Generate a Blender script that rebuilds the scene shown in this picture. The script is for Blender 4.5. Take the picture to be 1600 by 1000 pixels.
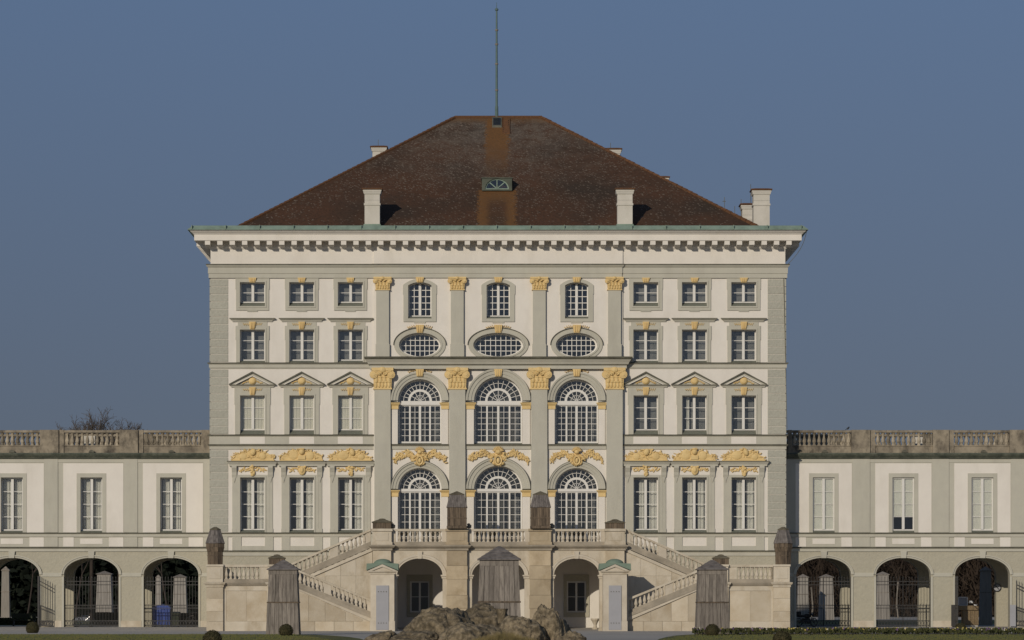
import bpy, bmesh, math, random
from mathutils import Vector, noise
from mathutils.geometry import tessellate_polygon
random.seed(7)
R = math.radians
SC = bpy.context.scene
for o in list(bpy.data.objects):
    bpy.data.objects.remove(o)

# ------------------------------------------------------------------ camera, sky, sun, exposure
DIST, EYE, S, CX, HY = 250.0, 1.67, 0.045, 778.5, 943.0     # metres to the facade, eye height, metres per photo pixel there
cam = bpy.data.cameras.new('camera'); cam.sensor_width = 36; cam.lens = DIST / S / 1600 * 36
cam.shift_x = (800 - CX) / 1600; cam.shift_y = (HY - 500) / 1600
cam.clip_start = 1; cam.clip_end = 9000
camo = bpy.data.objects.new('camera', cam); SC.collection.objects.link(camo)
camo.location = (0, -DIST, EYE); camo.rotation_euler = (R(90), 0, 0); SC.camera = camo

SUN = Vector((.45, 1, -.385)).normalized()                    # direction the light travels
el = math.asin(-SUN.z); az = math.atan2(-SUN.x, -SUN.y)       # sun seen at (-.45,-1)
w = bpy.data.worlds.new('World'); SC.world = w; w.use_nodes = True
nt = w.node_tree; nt.nodes.clear()
out = nt.nodes.new('ShaderNodeOutputWorld'); bg = nt.nodes.new('ShaderNodeBackground')
sky = nt.nodes.new('ShaderNodeTexSky'); sky.sky_type = 'NISHITA'; sky.sun_disc = False
sky.sun_elevation = el; sky.sun_rotation = az; sky.altitude = 500; sky.air_density = 1.0; sky.dust_density = .3; sky.ozone_density = 2.0
tc = nt.nodes.new('ShaderNodeTexCoord'); ad = nt.nodes.new('ShaderNodeVectorMath'); ad.operation = 'ADD'; ad.inputs[1].default_value = (0, 0, .62)
nm = nt.nodes.new('ShaderNodeVectorMath'); nm.operation = 'NORMALIZE'
hs = nt.nodes.new('ShaderNodeHueSaturation'); hs.inputs['Saturation'].default_value = .90
nt.links.new(tc.outputs['Generated'], ad.inputs[0]); nt.links.new(ad.outputs[0], nm.inputs[0]); nt.links.new(nm.outputs[0], sky.inputs[0])
nt.links.new(sky.outputs[0], hs.inputs['Color']); sx = nt.nodes.new('ShaderNodeSeparateXYZ'); nt.links.new(tc.outputs['Generated'], sx.inputs[0])
hz = nt.nodes.new('ShaderNodeMapRange'); hz.inputs[1].default_value = .0; hz.inputs[2].default_value = .175; hz.inputs[3].default_value = 1; hz.inputs[4].default_value = 0; nt.links.new(sx.outputs[2], hz.inputs[0])
hm = nt.nodes.new('ShaderNodeMix'); hm.data_type = 'RGBA'; hm.blend_type = 'MULTIPLY'; hm.inputs[7].default_value = (.89, .655, .46, 1)     # thin warm haze low in the sky
nt.links.new(hz.outputs[0], hm.inputs[0]); nt.links.new(hs.outputs[0], hm.inputs[6]); nt.links.new(hm.outputs[2], bg.inputs[0]); nt.links.new(bg.outputs[0], out.inputs[0])
bg.inputs[1].default_value = .108
sl = bpy.data.lights.new('sun', 'SUN'); sl.energy = 2.5; sl.angle = R(.5); sl.color = (1, .90, .76)
so = bpy.data.objects.new('sun', sl); SC.collection.objects.link(so); so.rotation_euler = SUN.to_track_quat('-Z', 'Y').to_euler()
so.location = (-60, -120, 80)
vs = SC.view_settings; vs.view_transform = 'Standard'; vs.look = 'None'; vs.exposure = 0; vs.gamma = 1; vs.use_curve_mapping = False

# ------------------------------------------------------------------ helpers
def K(y): return (DIST + y) / DIST
def X(p, y=0.): return (p - CX) * S * K(y)
def Z(p, y=0.): return EYE + (HY - p) * S * K(y)

class MB:
    def __init__(s): s.v = []; s.f = []; s.m = []
    def add(s, vs, fs, mi=0):
        b = len(s.v); s.v += [tuple(v) for v in vs]
        for f in fs: s.f.append(tuple(b + i for i in f)); s.m.append(mi)
        return s
    def box(s, x0, x1, y0, y1, z0, z1, mi=0):
        return s.add([(x0,y0,z0),(x1,y0,z0),(x1,y1,z0),(x0,y1,z0),(x0,y0,z1),(x1,y0,z1),(x1,y1,z1),(x0,y1,z1)],
                     [(0,1,5,4),(1,2,6,5),(2,3,7,6),(3,0,4,7),(4,5,6,7),(3,2,1,0)], mi)
    def prism(s, poly, y0, y1, mi=0):
        n = len(poly)
        return s.add([(x, y0, z) for x, z in poly] + [(x, y1, z) for x, z in poly],
                     [tuple(range(n)), tuple(range(2*n-1, n-1, -1))] + [(i, (i+1) % n, n+(i+1) % n, n+i) for i in range(n)], mi)
    def prismx(s, poly, x0, x1, mi=0):                       # poly in (y, z)
        n = len(poly)
        return s.add([(x0, y, z) for y, z in poly] + [(x1, y, z) for y, z in poly],
                     [tuple(range(n)), tuple(range(2*n-1, n-1, -1))] + [(i, (i+1) % n, n+(i+1) % n, n+i) for i in range(n)], mi)
    def slab(s, outer, holes, y0, y1, mi=0, back=True):
        loops = [outer] + holes
        pts = [p for l in loops for p in l]
        tris = tessellate_polygon([[Vector((x, z, 0)) for x, z in l] for l in loops])
        n = len(pts)
        fs = [tuple(t) for t in tris]
        if back: fs += [tuple(n + i for i in t[::-1]) for t in tris]
        b = 0
        for l in loops:
            m = len(l)
            fs += [(b+i, b+(i+1) % m, n+b+(i+1) % m, n+b+i) for i in range(m)]
            b += m
        return s.add([(x, y0, z) for x, z in pts] + [(x, y1, z) for x, z in pts], fs, mi)
    def ring(s, x0, x1, y0, y1, prof, mi=0, mis=None):
        vs = []
        for d, z in prof: vs += [(x0-d, y0-d, z), (x1+d, y0-d, z), (x1+d, y1+d, z), (x0-d, y1+d, z)]
        for j in range(len(prof)-1):
            a = 4*j
            s.add([], [])
        b = len(s.v); s.v += vs
        for j in range(len(prof)-1):
            for i in range(4):
                s.f.append((b+4*j+i, b+4*j+(i+1) % 4, b+4*j+4+(i+1) % 4, b+4*j+4+i)); s.m.append(mis[j] if mis else mi)
        return s
    def mould(s, x0, x1, yw, prof, mi=0, mis=None, ends=(1, 1)):   # profile (d, z) returned at both ends into the wall
        b = len(s.v)
        for d, z in prof: s.v += [(x0-d*ends[0], yw, z), (x0-d*ends[0], yw-d, z), (x1+d*ends[1], yw-d, z), (x1+d*ends[1], yw, z)]
        for j in range(len(prof)-1):
            for i in range(3):
                s.f.append((b+4*j+i, b+4*j+i+1, b+4*j+5+i, b+4*j+4+i)); s.m.append(mis[j] if mis else mi)
        return s
    def lathe(s, cx, cy, prof, n=8, mi=0, rot=0.):
        b = len(s.v)
        for r, z in prof:
            for i in range(n):
                a = rot + 2*math.pi*i/n
                s.v.append((cx + r*math.cos(a), cy + r*math.sin(a), z))
        for j in range(len(prof)-1):
            for i in range(n):
                s.f.append((b+j*n+i, b+j*n+(i+1) % n, b+(j+1)*n+(i+1) % n, b+(j+1)*n+i)); s.m.append(mi)
        s.f.append(tuple(b+i for i in range(n))[::-1]); s.m.append(mi)
        s.f.append(tuple(b+(len(prof)-1)*n+i for i in range(n))); s.m.append(mi)
        return s
    def tube(s, p0, p1, r0, r1=None, n=5, mi=0):
        p0 = Vector(p0); p1 = Vector(p1); r1 = r0 if r1 is None else r1
        d = (p1-p0)
        if d.length < 1e-6: return s
        d.normalize(); u = d.orthogonal().normalized(); v = d.cross(u)
        vs = [p0 + (u*math.cos(2*math.pi*i/n) + v*math.sin(2*math.pi*i/n))*r0 for i in range(n)] + \
             [p1 + (u*math.cos(2*math.pi*i/n) + v*math.sin(2*math.pi*i/n))*r1 for i in range(n)]
        return s.add(vs, [(i, (i+1) % n, n+(i+1) % n, n+i) for i in range(n)] + [tuple(range(n))[::-1], tuple(range(n, 2*n))], mi)
    def ell(s, c, r, n=8, m=5, mi=0, rot=0.):
        vs = [(0, 0, -1)]
        for j in range(1, m):
            t = -math.pi/2 + math.pi*j/m
            for i in range(n):
                a = 2*math.pi*i/n
                vs.append((math.cos(t)*math.cos(a), math.cos(t)*math.sin(a), math.sin(t)))
        vs.append((0, 0, 1)); L = len(vs)-1
        cr, sr = math.cos(rot), math.sin(rot)
        pv = []
        for x, y, z in vs:
            x *= r[0]; y *= r[1]; z *= r[2]
            pv.append((c[0] + x*cr - z*sr, c[1] + y, c[2] + x*sr + z*cr))
        fs = [(0, 1+(i+1) % n, 1+i) for i in range(n)]
        for j in range(m-2):
            fs += [(1+j*n+i, 1+j*n+(i+1) % n, 1+(j+1)*n+(i+1) % n, 1+(j+1)*n+i) for i in range(n)]
        fs += [(L, 1+(m-2)*n+i, 1+(m-2)*n+(i+1) % n) for i in range(n)]
        return s.add(pv, fs, mi)
    def arc(s, cx, cz, a, b, prof, t0=0., t1=math.pi, n=20, mi=0, mis=None):   # profile (dr, y) swept round an ellipse arc
        base = len(s.v); p = len(prof)
        for i in range(n+1):
            t = t0 + (t1-t0)*i/n
            for dr, y in prof: s.v.append((cx + (a+dr)*math.cos(t), y, cz + (b+dr)*math.sin(t)))
        for i in range(n):
            for j in range(p-1):
                s.f.append((base+i*p+j, base+(i+1)*p+j, base+(i+1)*p+j+1, base+i*p+j+1)); s.m.append(mis[j] if mis else mi)
        return s
    def build(s, name, mats, parent=None, smooth=False, loc=None, recalc=True):
        me = bpy.data.meshes.new(name); me.from_pydata(s.v, [], s.f)
        if not isinstance(mats, (list, tuple)): mats = [mats]
        for m in mats: me.materials.append(m)
        me.polygons.foreach_set('material_index', s.m)
        if recalc:
            bm = bmesh.new(); bm.from_mesh(me); bmesh.ops.recalc_face_normals(bm, faces=bm.faces); bm.to_mesh(me); bm.free()
        if smooth: me.polygons.foreach_set('use_smooth', [True]*len(me.polygons))
        me.update()
        return link(name, me, parent, loc)

def link(name, me, parent=None, loc=None):
    o = bpy.data.objects.new(name, me); SC.collection.objects.link(o)
    if parent is not None: o.parent = parent
    if loc is not None: o.location = loc
    return o
def thing(name, label, cat, loc=(0, 0, 0), group=None, rz=0.):
    o = bpy.data.objects.new(name, None); SC.collection.objects.link(o); o.location = loc; o.rotation_euler = (0, 0, rz)
    o.empty_display_size = .3
    return tag(o, label, cat, group)
def tag(o, label, cat, group=None):
    o['label'] = label; o['category'] = cat
    if group: o['group'] = group
    return o
def struct(o, kind='structure'): o['kind'] = kind; return o
def dup(o, parent=None):
    c = o.copy(); SC.collection.objects.link(c)
    if parent is not None: c.parent = parent
    for ch in [q for q in SC.collection.objects if q.parent == o]: dup(ch, c)
    return c
def circ(cx, cz, a, b, t0, t1, n): return [(cx + a*math.cos(t0+(t1-t0)*i/n), cz + b*math.sin(t0+(t1-t0)*i/n)) for i in range(n+1)]
def rect(x0, x1, z0, z1): return [(x0, z0), (x1, z0), (x1, z1), (x0, z1)]
def arched(cx, h, zb, zs, b, n=18): return [(cx+h, zb)] + circ(cx, zs, h, b, 0, math.pi, n) + [(cx-h, zb)]

# ------------------------------------------------------------------ materials
def mat(name, c1, c2=None, scale=1.5, rough=.85, bump=0., bscale=30., dirt=None, dscale=.35, damt=.5, spec=.25, vary=0., metal=0., stretch=(1, 1, 1), streak=0., lo=.35, hi=.7):
    m = bpy.data.materials.new(name); m.use_nodes = True; n = m.node_tree.nodes; L = m.node_tree.links
    b = n['Principled BSDF']; b.inputs['Roughness'].default_value = rough; b.inputs['Specular IOR Level'].default_value = spec; b.inputs['Metallic'].default_value = metal
    t = n.new('ShaderNodeTexCoord'); mp = n.new('ShaderNodeMapping'); mp.inputs['Scale'].default_value = stretch
    L.new(t.outputs['Object'], mp.inputs[0])
    vec = mp.outputs[0]
    if vary:
        oi = n.new('ShaderNodeObjectInfo'); va = n.new('ShaderNodeVectorMath'); va.operation = 'MULTIPLY_ADD'
        va.inputs[1].default_value = (37, 53, 71); L.new(oi.outputs['Random'], va.inputs[0]); L.new(vec, va.inputs[2]); vec = va.outputs[0]
    col = None
    c2 = c2 or c1
    nz = n.new('ShaderNodeTexNoise'); nz.inputs['Scale'].default_value = scale; nz.inputs['Detail'].default_value = 6; nz.inputs['Roughness'].default_value = .6; L.new(vec, nz.inputs['Vector'])
    rp = n.new('ShaderNodeMapRange'); rp.inputs[1].default_value = lo; rp.inputs[2].default_value = hi; L.new(nz.outputs['Fac'], rp.inputs[0])
    mx = n.new('ShaderNodeMix'); mx.data_type = 'RGBA'; mx.inputs[6].default_value = (*c1, 1); mx.inputs[7].default_value = (*c2, 1); L.new(rp.outputs[0], mx.inputs[0]); col = mx.outputs[2]
    if dirt:
        dz = n.new('ShaderNodeTexNoise'); dz.inputs['Scale'].default_value = dscale; dz.inputs['Detail'].default_value = 9; dz.inputs['Roughness'].default_value = .68
        if streak:
            mp2 = n.new('ShaderNodeMapping'); mp2.inputs['Scale'].default_value = (1, 1, streak); L.new(vec, mp2.inputs[0]); L.new(mp2.outputs[0], dz.inputs['Vector'])
        else: L.new(vec, dz.inputs['Vector'])
        dr = n.new('ShaderNodeMapRange'); dr.inputs[1].default_value = .48; dr.inputs[2].default_value = .72; dr.inputs[4].default_value = damt; L.new(dz.outputs['Fac'], dr.inputs[0])
        m2 = n.new('ShaderNodeMix'); m2.data_type = 'RGBA'; m2.inputs[7].default_value = (*dirt, 1); L.new(dr.outputs[0], m2.inputs[0]); L.new(col, m2.inputs[6]); col = m2.outputs[2]
    if vary:
        vr = n.new('ShaderNodeMapRange'); vr.inputs[3].default_value = 1-vary; vr.inputs[4].default_value = 1+vary; L.new(oi.outputs['Random'], vr.inputs[0])
        vm = n.new('ShaderNodeVectorMath'); vm.operation = 'SCALE'; L.new(col, vm.inputs[0]); L.new(vr.outputs[0], vm.inputs['Scale']); col = vm.outputs[0]
    L.new(col, b.inputs['Base Color'])
    if bump:
        bz = n.new('ShaderNodeTexNoise'); bz.inputs['Scale'].default_value = bscale; bz.inputs['Detail'].default_value = 5; L.new(vec, bz.inputs['Vector'])
        bp = n.new('ShaderNodeBump'); bp.inputs['Strength'].default_value = bump; bp.inputs['Distance'].default_value = .05; L.new(bz.outputs['Fac'], bp.inputs['Height']); L.new(bp.outputs[0], b.inputs['Normal'])
    return m

M = {}
M['white'] = mat('white_plaster', (.725, .68, .605), (.685, .64, .57), .9, dirt=(.52, .48, .40), dscale=.55, damt=.38, bump=.05, streak=.3)
M['grey'] = mat('grey_plaster', (.475, .455, .375), (.445, .425, .355), 1.2, dirt=(.33, .31, .25), dscale=.7, damt=.42, bump=.06, streak=.25)
M['rough'] = mat('rough_grey_plaster', (.425, .395, .305), (.385, .36, .28), 5., dirt=(.34, .31, .25), dscale=.4, damt=.3, bump=.7, bscale=7.)
M['quoin'] = mat('rough_quoin_plaster', (.41, .40, .335), (.36, .35, .29), 7., bump=.9, bscale=6., vary=.04)
M['gold'] = mat('ochre_gilding', (.71, .525, .24), (.63, .45, .195), 2.5, rough=.6, spec=.3, dirt=(.38, .26, .10), dscale=1.5, damt=.3)
M['lead'] = mat('dark_lead_flashing', (.085, .08, .06), (.14, .135, .10), 2., rough=.7)
M['frame'] = mat('white_window_paint', (.68, .66, .61), (.64, .62, .57), 3., rough=.5)
M['sill'] = mat('green_grey_sill', (.13, .14, .11), (.19, .19, .15), 3., rough=.7, dirt=(.06, .06, .05), dscale=3.)
M['copper'] = mat('green_copper', (.19, .26, .205), (.25, .32, .255), 1.5, rough=.7, dirt=(.10, .13, .10), dscale=1.2, damt=.6, streak=.4)
M['dome_copper'] = mat('dome_copper', (.15, .205, .155), (.20, .255, .195), 2., rough=.6, dirt=(.09, .16, .13), dscale=2., damt=.5)
M['oldcopper'] = mat('dull_dormer_copper', (.07, .08, .06), (.10, .11, .082), 1.5, rough=.7, dirt=(.05, .055, .045), dscale=1.4, damt=.6)
M['poleverd'] = mat('blue_green_pole', (.085, .135, .125), (.12, .175, .16), 2., rough=.6)
M['gutter'] = mat('dark_gutter_copper', (.055, .065, .05), (.11, .12, .09), 2., rough=.6, dirt=(.22, .22, .17), dscale=2.5, damt=.4)
M['stone'] = mat('terrace_limestone', (.56, .50, .40), (.48, .42, .32), .9, dirt=(.29, .225, .135), dscale=.75, damt=.75, bump=.2, bscale=9., vary=.05, streak=.5)
M['darkblock'] = mat('yellow_brown_stone_block', (.47, .385, .26), (.37, .30, .205), .9, dirt=(.24, .175, .095), dscale=.8, damt=.7, bump=.2, bscale=9., vary=.16)
M['block'] = mat('terrace_stone_block', (.53, .465, .36), (.43, .36, .255), .7, dirt=(.33, .25, .15), dscale=.5, damt=.6, bump=.2, bscale=9., vary=.14)
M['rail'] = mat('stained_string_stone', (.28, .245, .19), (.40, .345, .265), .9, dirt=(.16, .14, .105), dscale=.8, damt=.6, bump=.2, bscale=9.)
M['baluster'] = mat('baluster_stone', (.56, .50, .40), (.48, .42, .33), 1.2, dirt=(.30, .25, .17), dscale=.8, damt=.4, vary=.08)
M['weathered'] = mat('weathered_parapet_stone', (.33, .28, .205), (.165, .14, .105), 1.3, dirt=(.05, .043, .034), dscale=1.5, damt=.95, bump=.25, bscale=8., streak=.6)
M['weath_bal'] = mat('weathered_baluster_stone', (.40, .345, .255), (.23, .195, .145), 1.4, dirt=(.07, .06, .047), dscale=1.5, damt=.85, vary=.35)
M['chimney'] = mat('chimney_plaster', (.60, .56, .49), (.53, .50, .43), 1.2, dirt=(.40, .37, .30), dscale=.8, damt=.5, streak=.4)
M['tilecap'] = mat('clay_ridge_tile', (.145, .066, .028), (.085, .046, .025), 6., rough=.8, bump=.3)
M['wood'] = mat('weathered_plank', (.245, .215, .18), (.155, .135, .115), 2.2, dirt=(.07, .058, .048), dscale=2.2, damt=.55, vary=.2, stretch=(4, 4, .5), bump=.3, bscale=14)
M['woodbrown'] = mat('brown_plank', (.165, .125, .085), (.085, .065, .047), 2.2, dirt=(.04, .033, .026), dscale=2.2, damt=.5, vary=.22, stretch=(4, 4, .5), bump=.3, bscale=14)
M['shingle'] = mat('roof_plank', (.185, .165, .15), (.11, .097, .09), 3., dirt=(.05, .043, .04), dscale=3., damt=.5, vary=.16, bump=.3, bscale=14)
M['moss'] = mat('mossy_plank', (.10, .085, .055), (.16, .14, .10), 4., dirt=(.045, .04, .03), dscale=3., vary=.15, bump=.4, bscale=10)
M['palewood'] = mat('pale_plank', (.34, .31, .27), (.26, .24, .21), 2.2, dirt=(.17, .15, .13), dscale=1.5, damt=.4, vary=.1, stretch=(4, 4, .4))
M['iron'] = mat('black_iron', (.022, .022, .022), (.045, .04, .035), 6., rough=.55, spec=.4)
M['panel'] = mat('grey_sheet_metal', (.30, .30, .315), (.33, .33, .345), 1.2, rough=.5, spec=.4)
M['gravel'] = mat('grey_gravel', (.40, .375, .335), (.33, .31, .28), .35, rough=.95, dirt=(.27, .25, .22), dscale=.06, damt=.6, bump=.4, bscale=12)
M['lawn'] = mat('short_lawn', (.085, .10, .03), (.13, .125, .045), .6, rough=.95, dirt=(.17, .13, .06), dscale=.25, damt=.6, bump=.6, bscale=14)
M['soil'] = mat('border_soil', (.06, .045, .03), (.09, .07, .045), 3., rough=.95, bump=.5)
M['curtain'] = mat('white_curtain', (.80, .77, .71), (.74, .71, .66), 2.)
M['blind'] = mat('pale_blind', (.80, .78, .72), (.76, .74, .68), 1.)
M['net'] = mat('grey_net_curtain', (.27, .265, .26), (.22, .215, .21), 1.)
M['darknet'] = mat('brown_grey_drape', (.12, .112, .095), (.085, .08, .07), 1.)
M['shutter'] = mat('cream_shutter', (.80, .755, .66), (.74, .70, .61), 1.5)
M['inside'] = mat('room_plaster', (.40, .38, .34), (.34, .32, .29), .5)
M['bluepl'] = mat('blue_plastic', (.02, .06, .30), (.03, .08, .36), 2., rough=.4, spec=.5)
M['greenpl'] = mat('dark_green_plastic', (.04, .05, .03), (.055, .06, .04), 2., rough=.5)
M['black'] = mat('black_paint', (.012, .012, .013), (.02, .02, .02), 4., rough=.35, spec=.5)
M['chrome'] = mat('bright_metal', (.55, .55, .55), (.5, .5, .5), 2., rough=.25, metal=1.)
M['tan'] = mat('tan_board', (.30, .22, .13), (.25, .18, .10), 2.)
M['paper'] = mat('white_card', (.75, .75, .73), (.72, .72, .70), 2.)
M['bark'] = mat('winter_bark', (.055, .042, .033), (.032, .026, .022), 3.)
M['treetwig'] = mat('grey_brown_twig', (.13, .105, .085), (.085, .07, .058), 1.)
M['palebark'] = mat('pale_bark', (.24, .21, .17), (.15, .13, .11), 1.5)
M['ever'] = mat('shaded_evergreen_leaf', (.008, .011, .008), (.014, .018, .011), .4, spec=.1)  # deep shade of the wood put into the near-black leaf colour
M['twig'] = mat('brown_twig', (.048, .034, .024), (.026, .020, .016), .3, spec=.1)
M['box'] = mat('clipped_box_leaf', (.045, .045, .022), (.085, .07, .035), 5., spec=.1)
M['hedge'] = mat('dark_hedge_leaf', (.035, .042, .02), (.055, .06, .03), 3., spec=.1)
M['rock'] = mat('tufa_rock', (.26, .208, .135), (.10, .08, .05), 4., dirt=(.034, .028, .02), dscale=5., damt=.8, bump=1., bscale=16., lo=.38, hi=.62, vary=.16, rough=.95)
M['drygrass'] = mat('dry_grass', (.20, .155, .07), (.12, .10, .045), 3., spec=.1)
M['flower'] = mat('yellow_pansy', (.42, .35, .10), (.36, .28, .07), 3.)
M['violet'] = mat('violet_pansy', (.11, .05, .16), (.16, .08, .2), 3.)
M['pale'] = mat('white_pansy', (.42, .40, .34), (.38, .35, .31), 3.)
M['leafg'] = mat('bed_leaf', (.04, .05, .02), (.075, .07, .03), 4., spec=.1)

def glass_mat(name, tint, gloss):
    m = bpy.data.materials.new(name); m.use_nodes = True; n = m.node_tree.nodes; L = m.node_tree.links; n.remove(n['Principled BSDF'])
    t = n.new('ShaderNodeBsdfTransparent'); t.inputs[0].default_value = (*tint, 1)
    g = n.new('ShaderNodeBsdfGlossy'); g.inputs['Roughness'].default_value = .02; g.inputs[0].default_value = (.9, .9, .88, 1)
    x = n.new('ShaderNodeMixShader'); lw = n.new('ShaderNodeFresnel'); lw.inputs[0].default_value = 1.5
    mr = n.new('ShaderNodeMath'); mr.operation = 'ADD'; mr.inputs[1].default_value = gloss; L.new(lw.outputs[0], mr.inputs[0])
    L.new(mr.outputs[0], x.inputs[0]); L.new(t.outputs[0], x.inputs[1]); L.new(g.outputs[0], x.inputs[2]); L.new(x.outputs[0], n['Material Output'].inputs[0])
    return m
M['clearglass'] = glass_mat('loggia_glass', (.8, .8, .8), -.015)
M['glass'] = glass_mat('window_glass', (.90, .91, .90), .04)

def roof_mat():
    m = bpy.data.materials.new('old_clay_tiles'); m.use_nodes = True; n = m.node_tree.nodes; L = m.node_tree.links
    b = n['Principled BSDF']; b.inputs['Roughness'].default_value = .9; b.inputs['Specular IOR Level'].default_value = .15
    t = n.new('ShaderNodeTexCoord'); sp = n.new('ShaderNodeSeparateXYZ'); L.new(t.outputs['Object'], sp.inputs[0])
    def math_(op, a, v, c=None):
        q = n.new('ShaderNodeMath'); q.operation = op
        for i, z in enumerate((a, v, c)):
            if z is None: continue
            if isinstance(z, (int, float)): q.inputs[i].default_value = z
            else: L.new(z, q.inputs[i])
        return q.outputs[0]
    def mixc(f, a, c):
        q = n.new('ShaderNodeMix'); q.data_type = 'RGBA'; L.new(f, q.inputs[0])
        for i, z in ((6, a), (7, c)):
            if isinstance(z, tuple): q.inputs[i].default_value = (*z, 1)
            else: L.new(z, q.inputs[i])
        return q.outputs[2]
    def noise_(s, d=5, r=.6):
        q = n.new('ShaderNodeTexNoise'); q.inputs['Scale'].default_value = s; q.inputs['Detail'].default_value = d; q.inputs['Roughness'].default_value = r; L.new(t.outputs['Object'], q.inputs['Vector']); return q.outputs['Fac']
    def rng(v, a, c, o0=0., o1=1.):
        q = n.new('ShaderNodeMapRange'); q.inputs[1].default_value = a; q.inputs[2].default_value = c; q.inputs[3].default_value = o0; q.inputs[4].default_value = o1; L.new(v, q.inputs[0]); return q.outputs[0]
    # one random number per tile
    row = math_('FLOOR', math_('DIVIDE', sp.outputs[2], .052), 0)
    hx = math_('ADD', sp.outputs[0], sp.outputs[1])
    colm = math_('FLOOR', math_('ADD', math_('DIVIDE', hx, .088), math_('MULTIPLY', row, .5)), 0)
    cb = n.new('ShaderNodeCombineXYZ'); L.new(colm, cb.inputs[0]); L.new(row, cb.inputs[1])
    wn = n.new('ShaderNodeTexWhiteNoise'); wn.noise_dimensions = '3D'; L.new(cb.outputs[0], wn.inputs['Vector'])
    tile = wn.outputs['Value']
    base = mixc(rng(noise_(.22, 6), .4, .68), (.080, .041, .024), (.046, .033, .024))
    ctr = math_('MULTIPLY', rng(math_('ABSOLUTE', sp.outputs[0], 0), 3., 9., 1., 0.), rng(sp.outputs[2], 31.5, 36.5, .0, 1.))
    base = mixc(math_('MULTIPLY', math_('MULTIPLY', ctr, rng(noise_(.9, 6, .7), .35, .65, 0, 1)), .7), base, (.15, .13, .105))
    base = mixc(rng(tile, .55, 1., 0, .8), base, (.038, .024, .016))
    # lichen: pale specks, thicker in patches and towards the ridge
    up = rng(sp.outputs[2], 30., 38.5, 0., .16)
    patch = math_('ADD', math_('ADD', rng(noise_(.16, 4), .35, .75, -.05, .13), up), .0)
    thr = math_('SUBTRACT', .94, patch)
    speck = math_('GREATER_THAN', tile, thr)
    wn2 = noise_(9., 2)
    speck = math_('MULTIPLY', speck, rng(wn2, .42, .6, .15, .8))
    base = mixc(speck, base, (.22, .175, .135))
    base = mixc(math_('MULTIPLY', rng(noise_(.5, 7, .7), .52, .75, 0, .5), rng(sp.outputs[2], 31., 37.5, .1, 1.)), base, (.17, .145, .11))
    # newer rust-red tiles: strips below and above the dormer, ridge and right hip
    ax = math_('ABSOLUTE', math_('ADD', sp.outputs[0], .10), 0)
    wob = math_('MULTIPLY', math_('SUBTRACT', noise_(1.2, 4), .5), .5)
    axw = math_('ADD', ax, wob)
    jit = math_('MULTIPLY', math_('SUBTRACT', tile, .5), .35)
    low = math_('MULTIPLY', rng(math_('ADD', ax, jit), 1.25, 1.42, 1., 0.), math_('LESS_THAN', sp.outputs[2], 31.5))
    core = math_('MULTIPLY', rng(math_('ADD', axw, jit), .45, .85, .85, 0.), rng(math_('ADD', sp.outputs[2], math_('MULTIPLY', jit, 1.5)), 30.2, 31.0, 1., 0.))
    low = math_('MULTIPLY', low, math_('SUBTRACT', 1., core))
    hi_ = math_('MULTIPLY', rng(math_('ADD', axw, jit), .72, .95, 1., 0.), math_('GREATER_THAN', sp.outputs[2], 31.9))
    hi_ = math_('MULTIPLY', hi_, rng(math_('ADD', sp.outputs[2], math_('MULTIPLY', math_('ADD', wob, jit), 4.)), 33.0, 35.6, .1, .95))
    rust = math_('MAXIMUM', math_('MULTIPLY', low, .85), hi_)
    rust = math_('MAXIMUM', rust, rng(math_('ADD', sp.outputs[2], math_('MULTIPLY', wob, 1.5)), 37.5, 38.1, 0, .75))
    base = mixc(rust, base, mixc(tile, (.172, .082, .028), (.125, .066, .028)))
    L.new(base, b.inputs['Base Color'])
    fr = math_('FRACT', math_('DIVIDE', sp.outputs[2], .092), 0)
    h = math_('ADD', math_('MULTIPLY', fr, -.6), math_('MULTIPLY', tile, .5))
    bp = n.new('ShaderNodeBump'); bp.inputs['Strength'].default_value = .5; bp.inputs['Distance'].default_value = .04; L.new(h, bp.inputs['Height']); L.new(bp.outputs[0], b.inputs['Normal'])
    return m
M['roof'] = roof_mat()

# ------------------------------------------------------------------ ground
def ground_z(y): return 0. if y > 1 else (-.2 if y < -8 else -.2 * (1 - y) / 9)
g = MB()
ys = [-900, -200, -8, 1, 30, 120, 400, 6000]; xs = [-4000, -60, 0, 60, 4000]
g.add([(x, y, ground_z(y)) for y in ys for x in xs], [(j*5+i, j*5+i+1, j*5+6+i, j*5+5+i) for j in range(len(ys)-1) for i in range(4)])
struct(g.build('ground', M['gravel']))
def sheet(name, pts, z, m):
    b = MB(); b.add([(x, y, z) for x, y in pts], [tuple(range(len(pts)))]); return struct(b.build(name, m))
def gp(px, d): return ((px - CX) * S * d / DIST, d - DIST)   # ground point seen at photo column px, d metres from the lens
lawnL = [(-60., -38.), gp(455, 212)] + [gp(490, 209), gp(520, 203), gp(545, 195), gp(562, 186), gp(572, 176)] + [gp(570, 150), gp(540, 120), (-18., -140.), (-60., -140.)]
sheet('lawn', lawnL, -.16, M['lawn'])
lawnR = [(60., -38.), gp(1088, 212)] + [gp(1072, 209), gp(1055, 203), gp(1042, 195), gp(1030, 184), gp(1025, 174)] + [gp(1030, 150), gp(1060, 120), (18., -140.), (60., -140.)]
sheet('lawn', lawnR[::-1], -.16, M['lawn'])
sheet('flower_bed_soil', [gp(1084, 214.5), (60., -35.), (60., -38.5), gp(1086, 208.5)], -.13, M['soil'])
sheet('garden_lawn', [(-90., 20.), (-13., 20.), (-13., 90.), (-90., 90.)], .004, M['lawn'])
sheet('garden_lawn', [(13., 30.), (90., 30.), (90., 110.), (13., 110.)], .004, M['lawn'])

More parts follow.
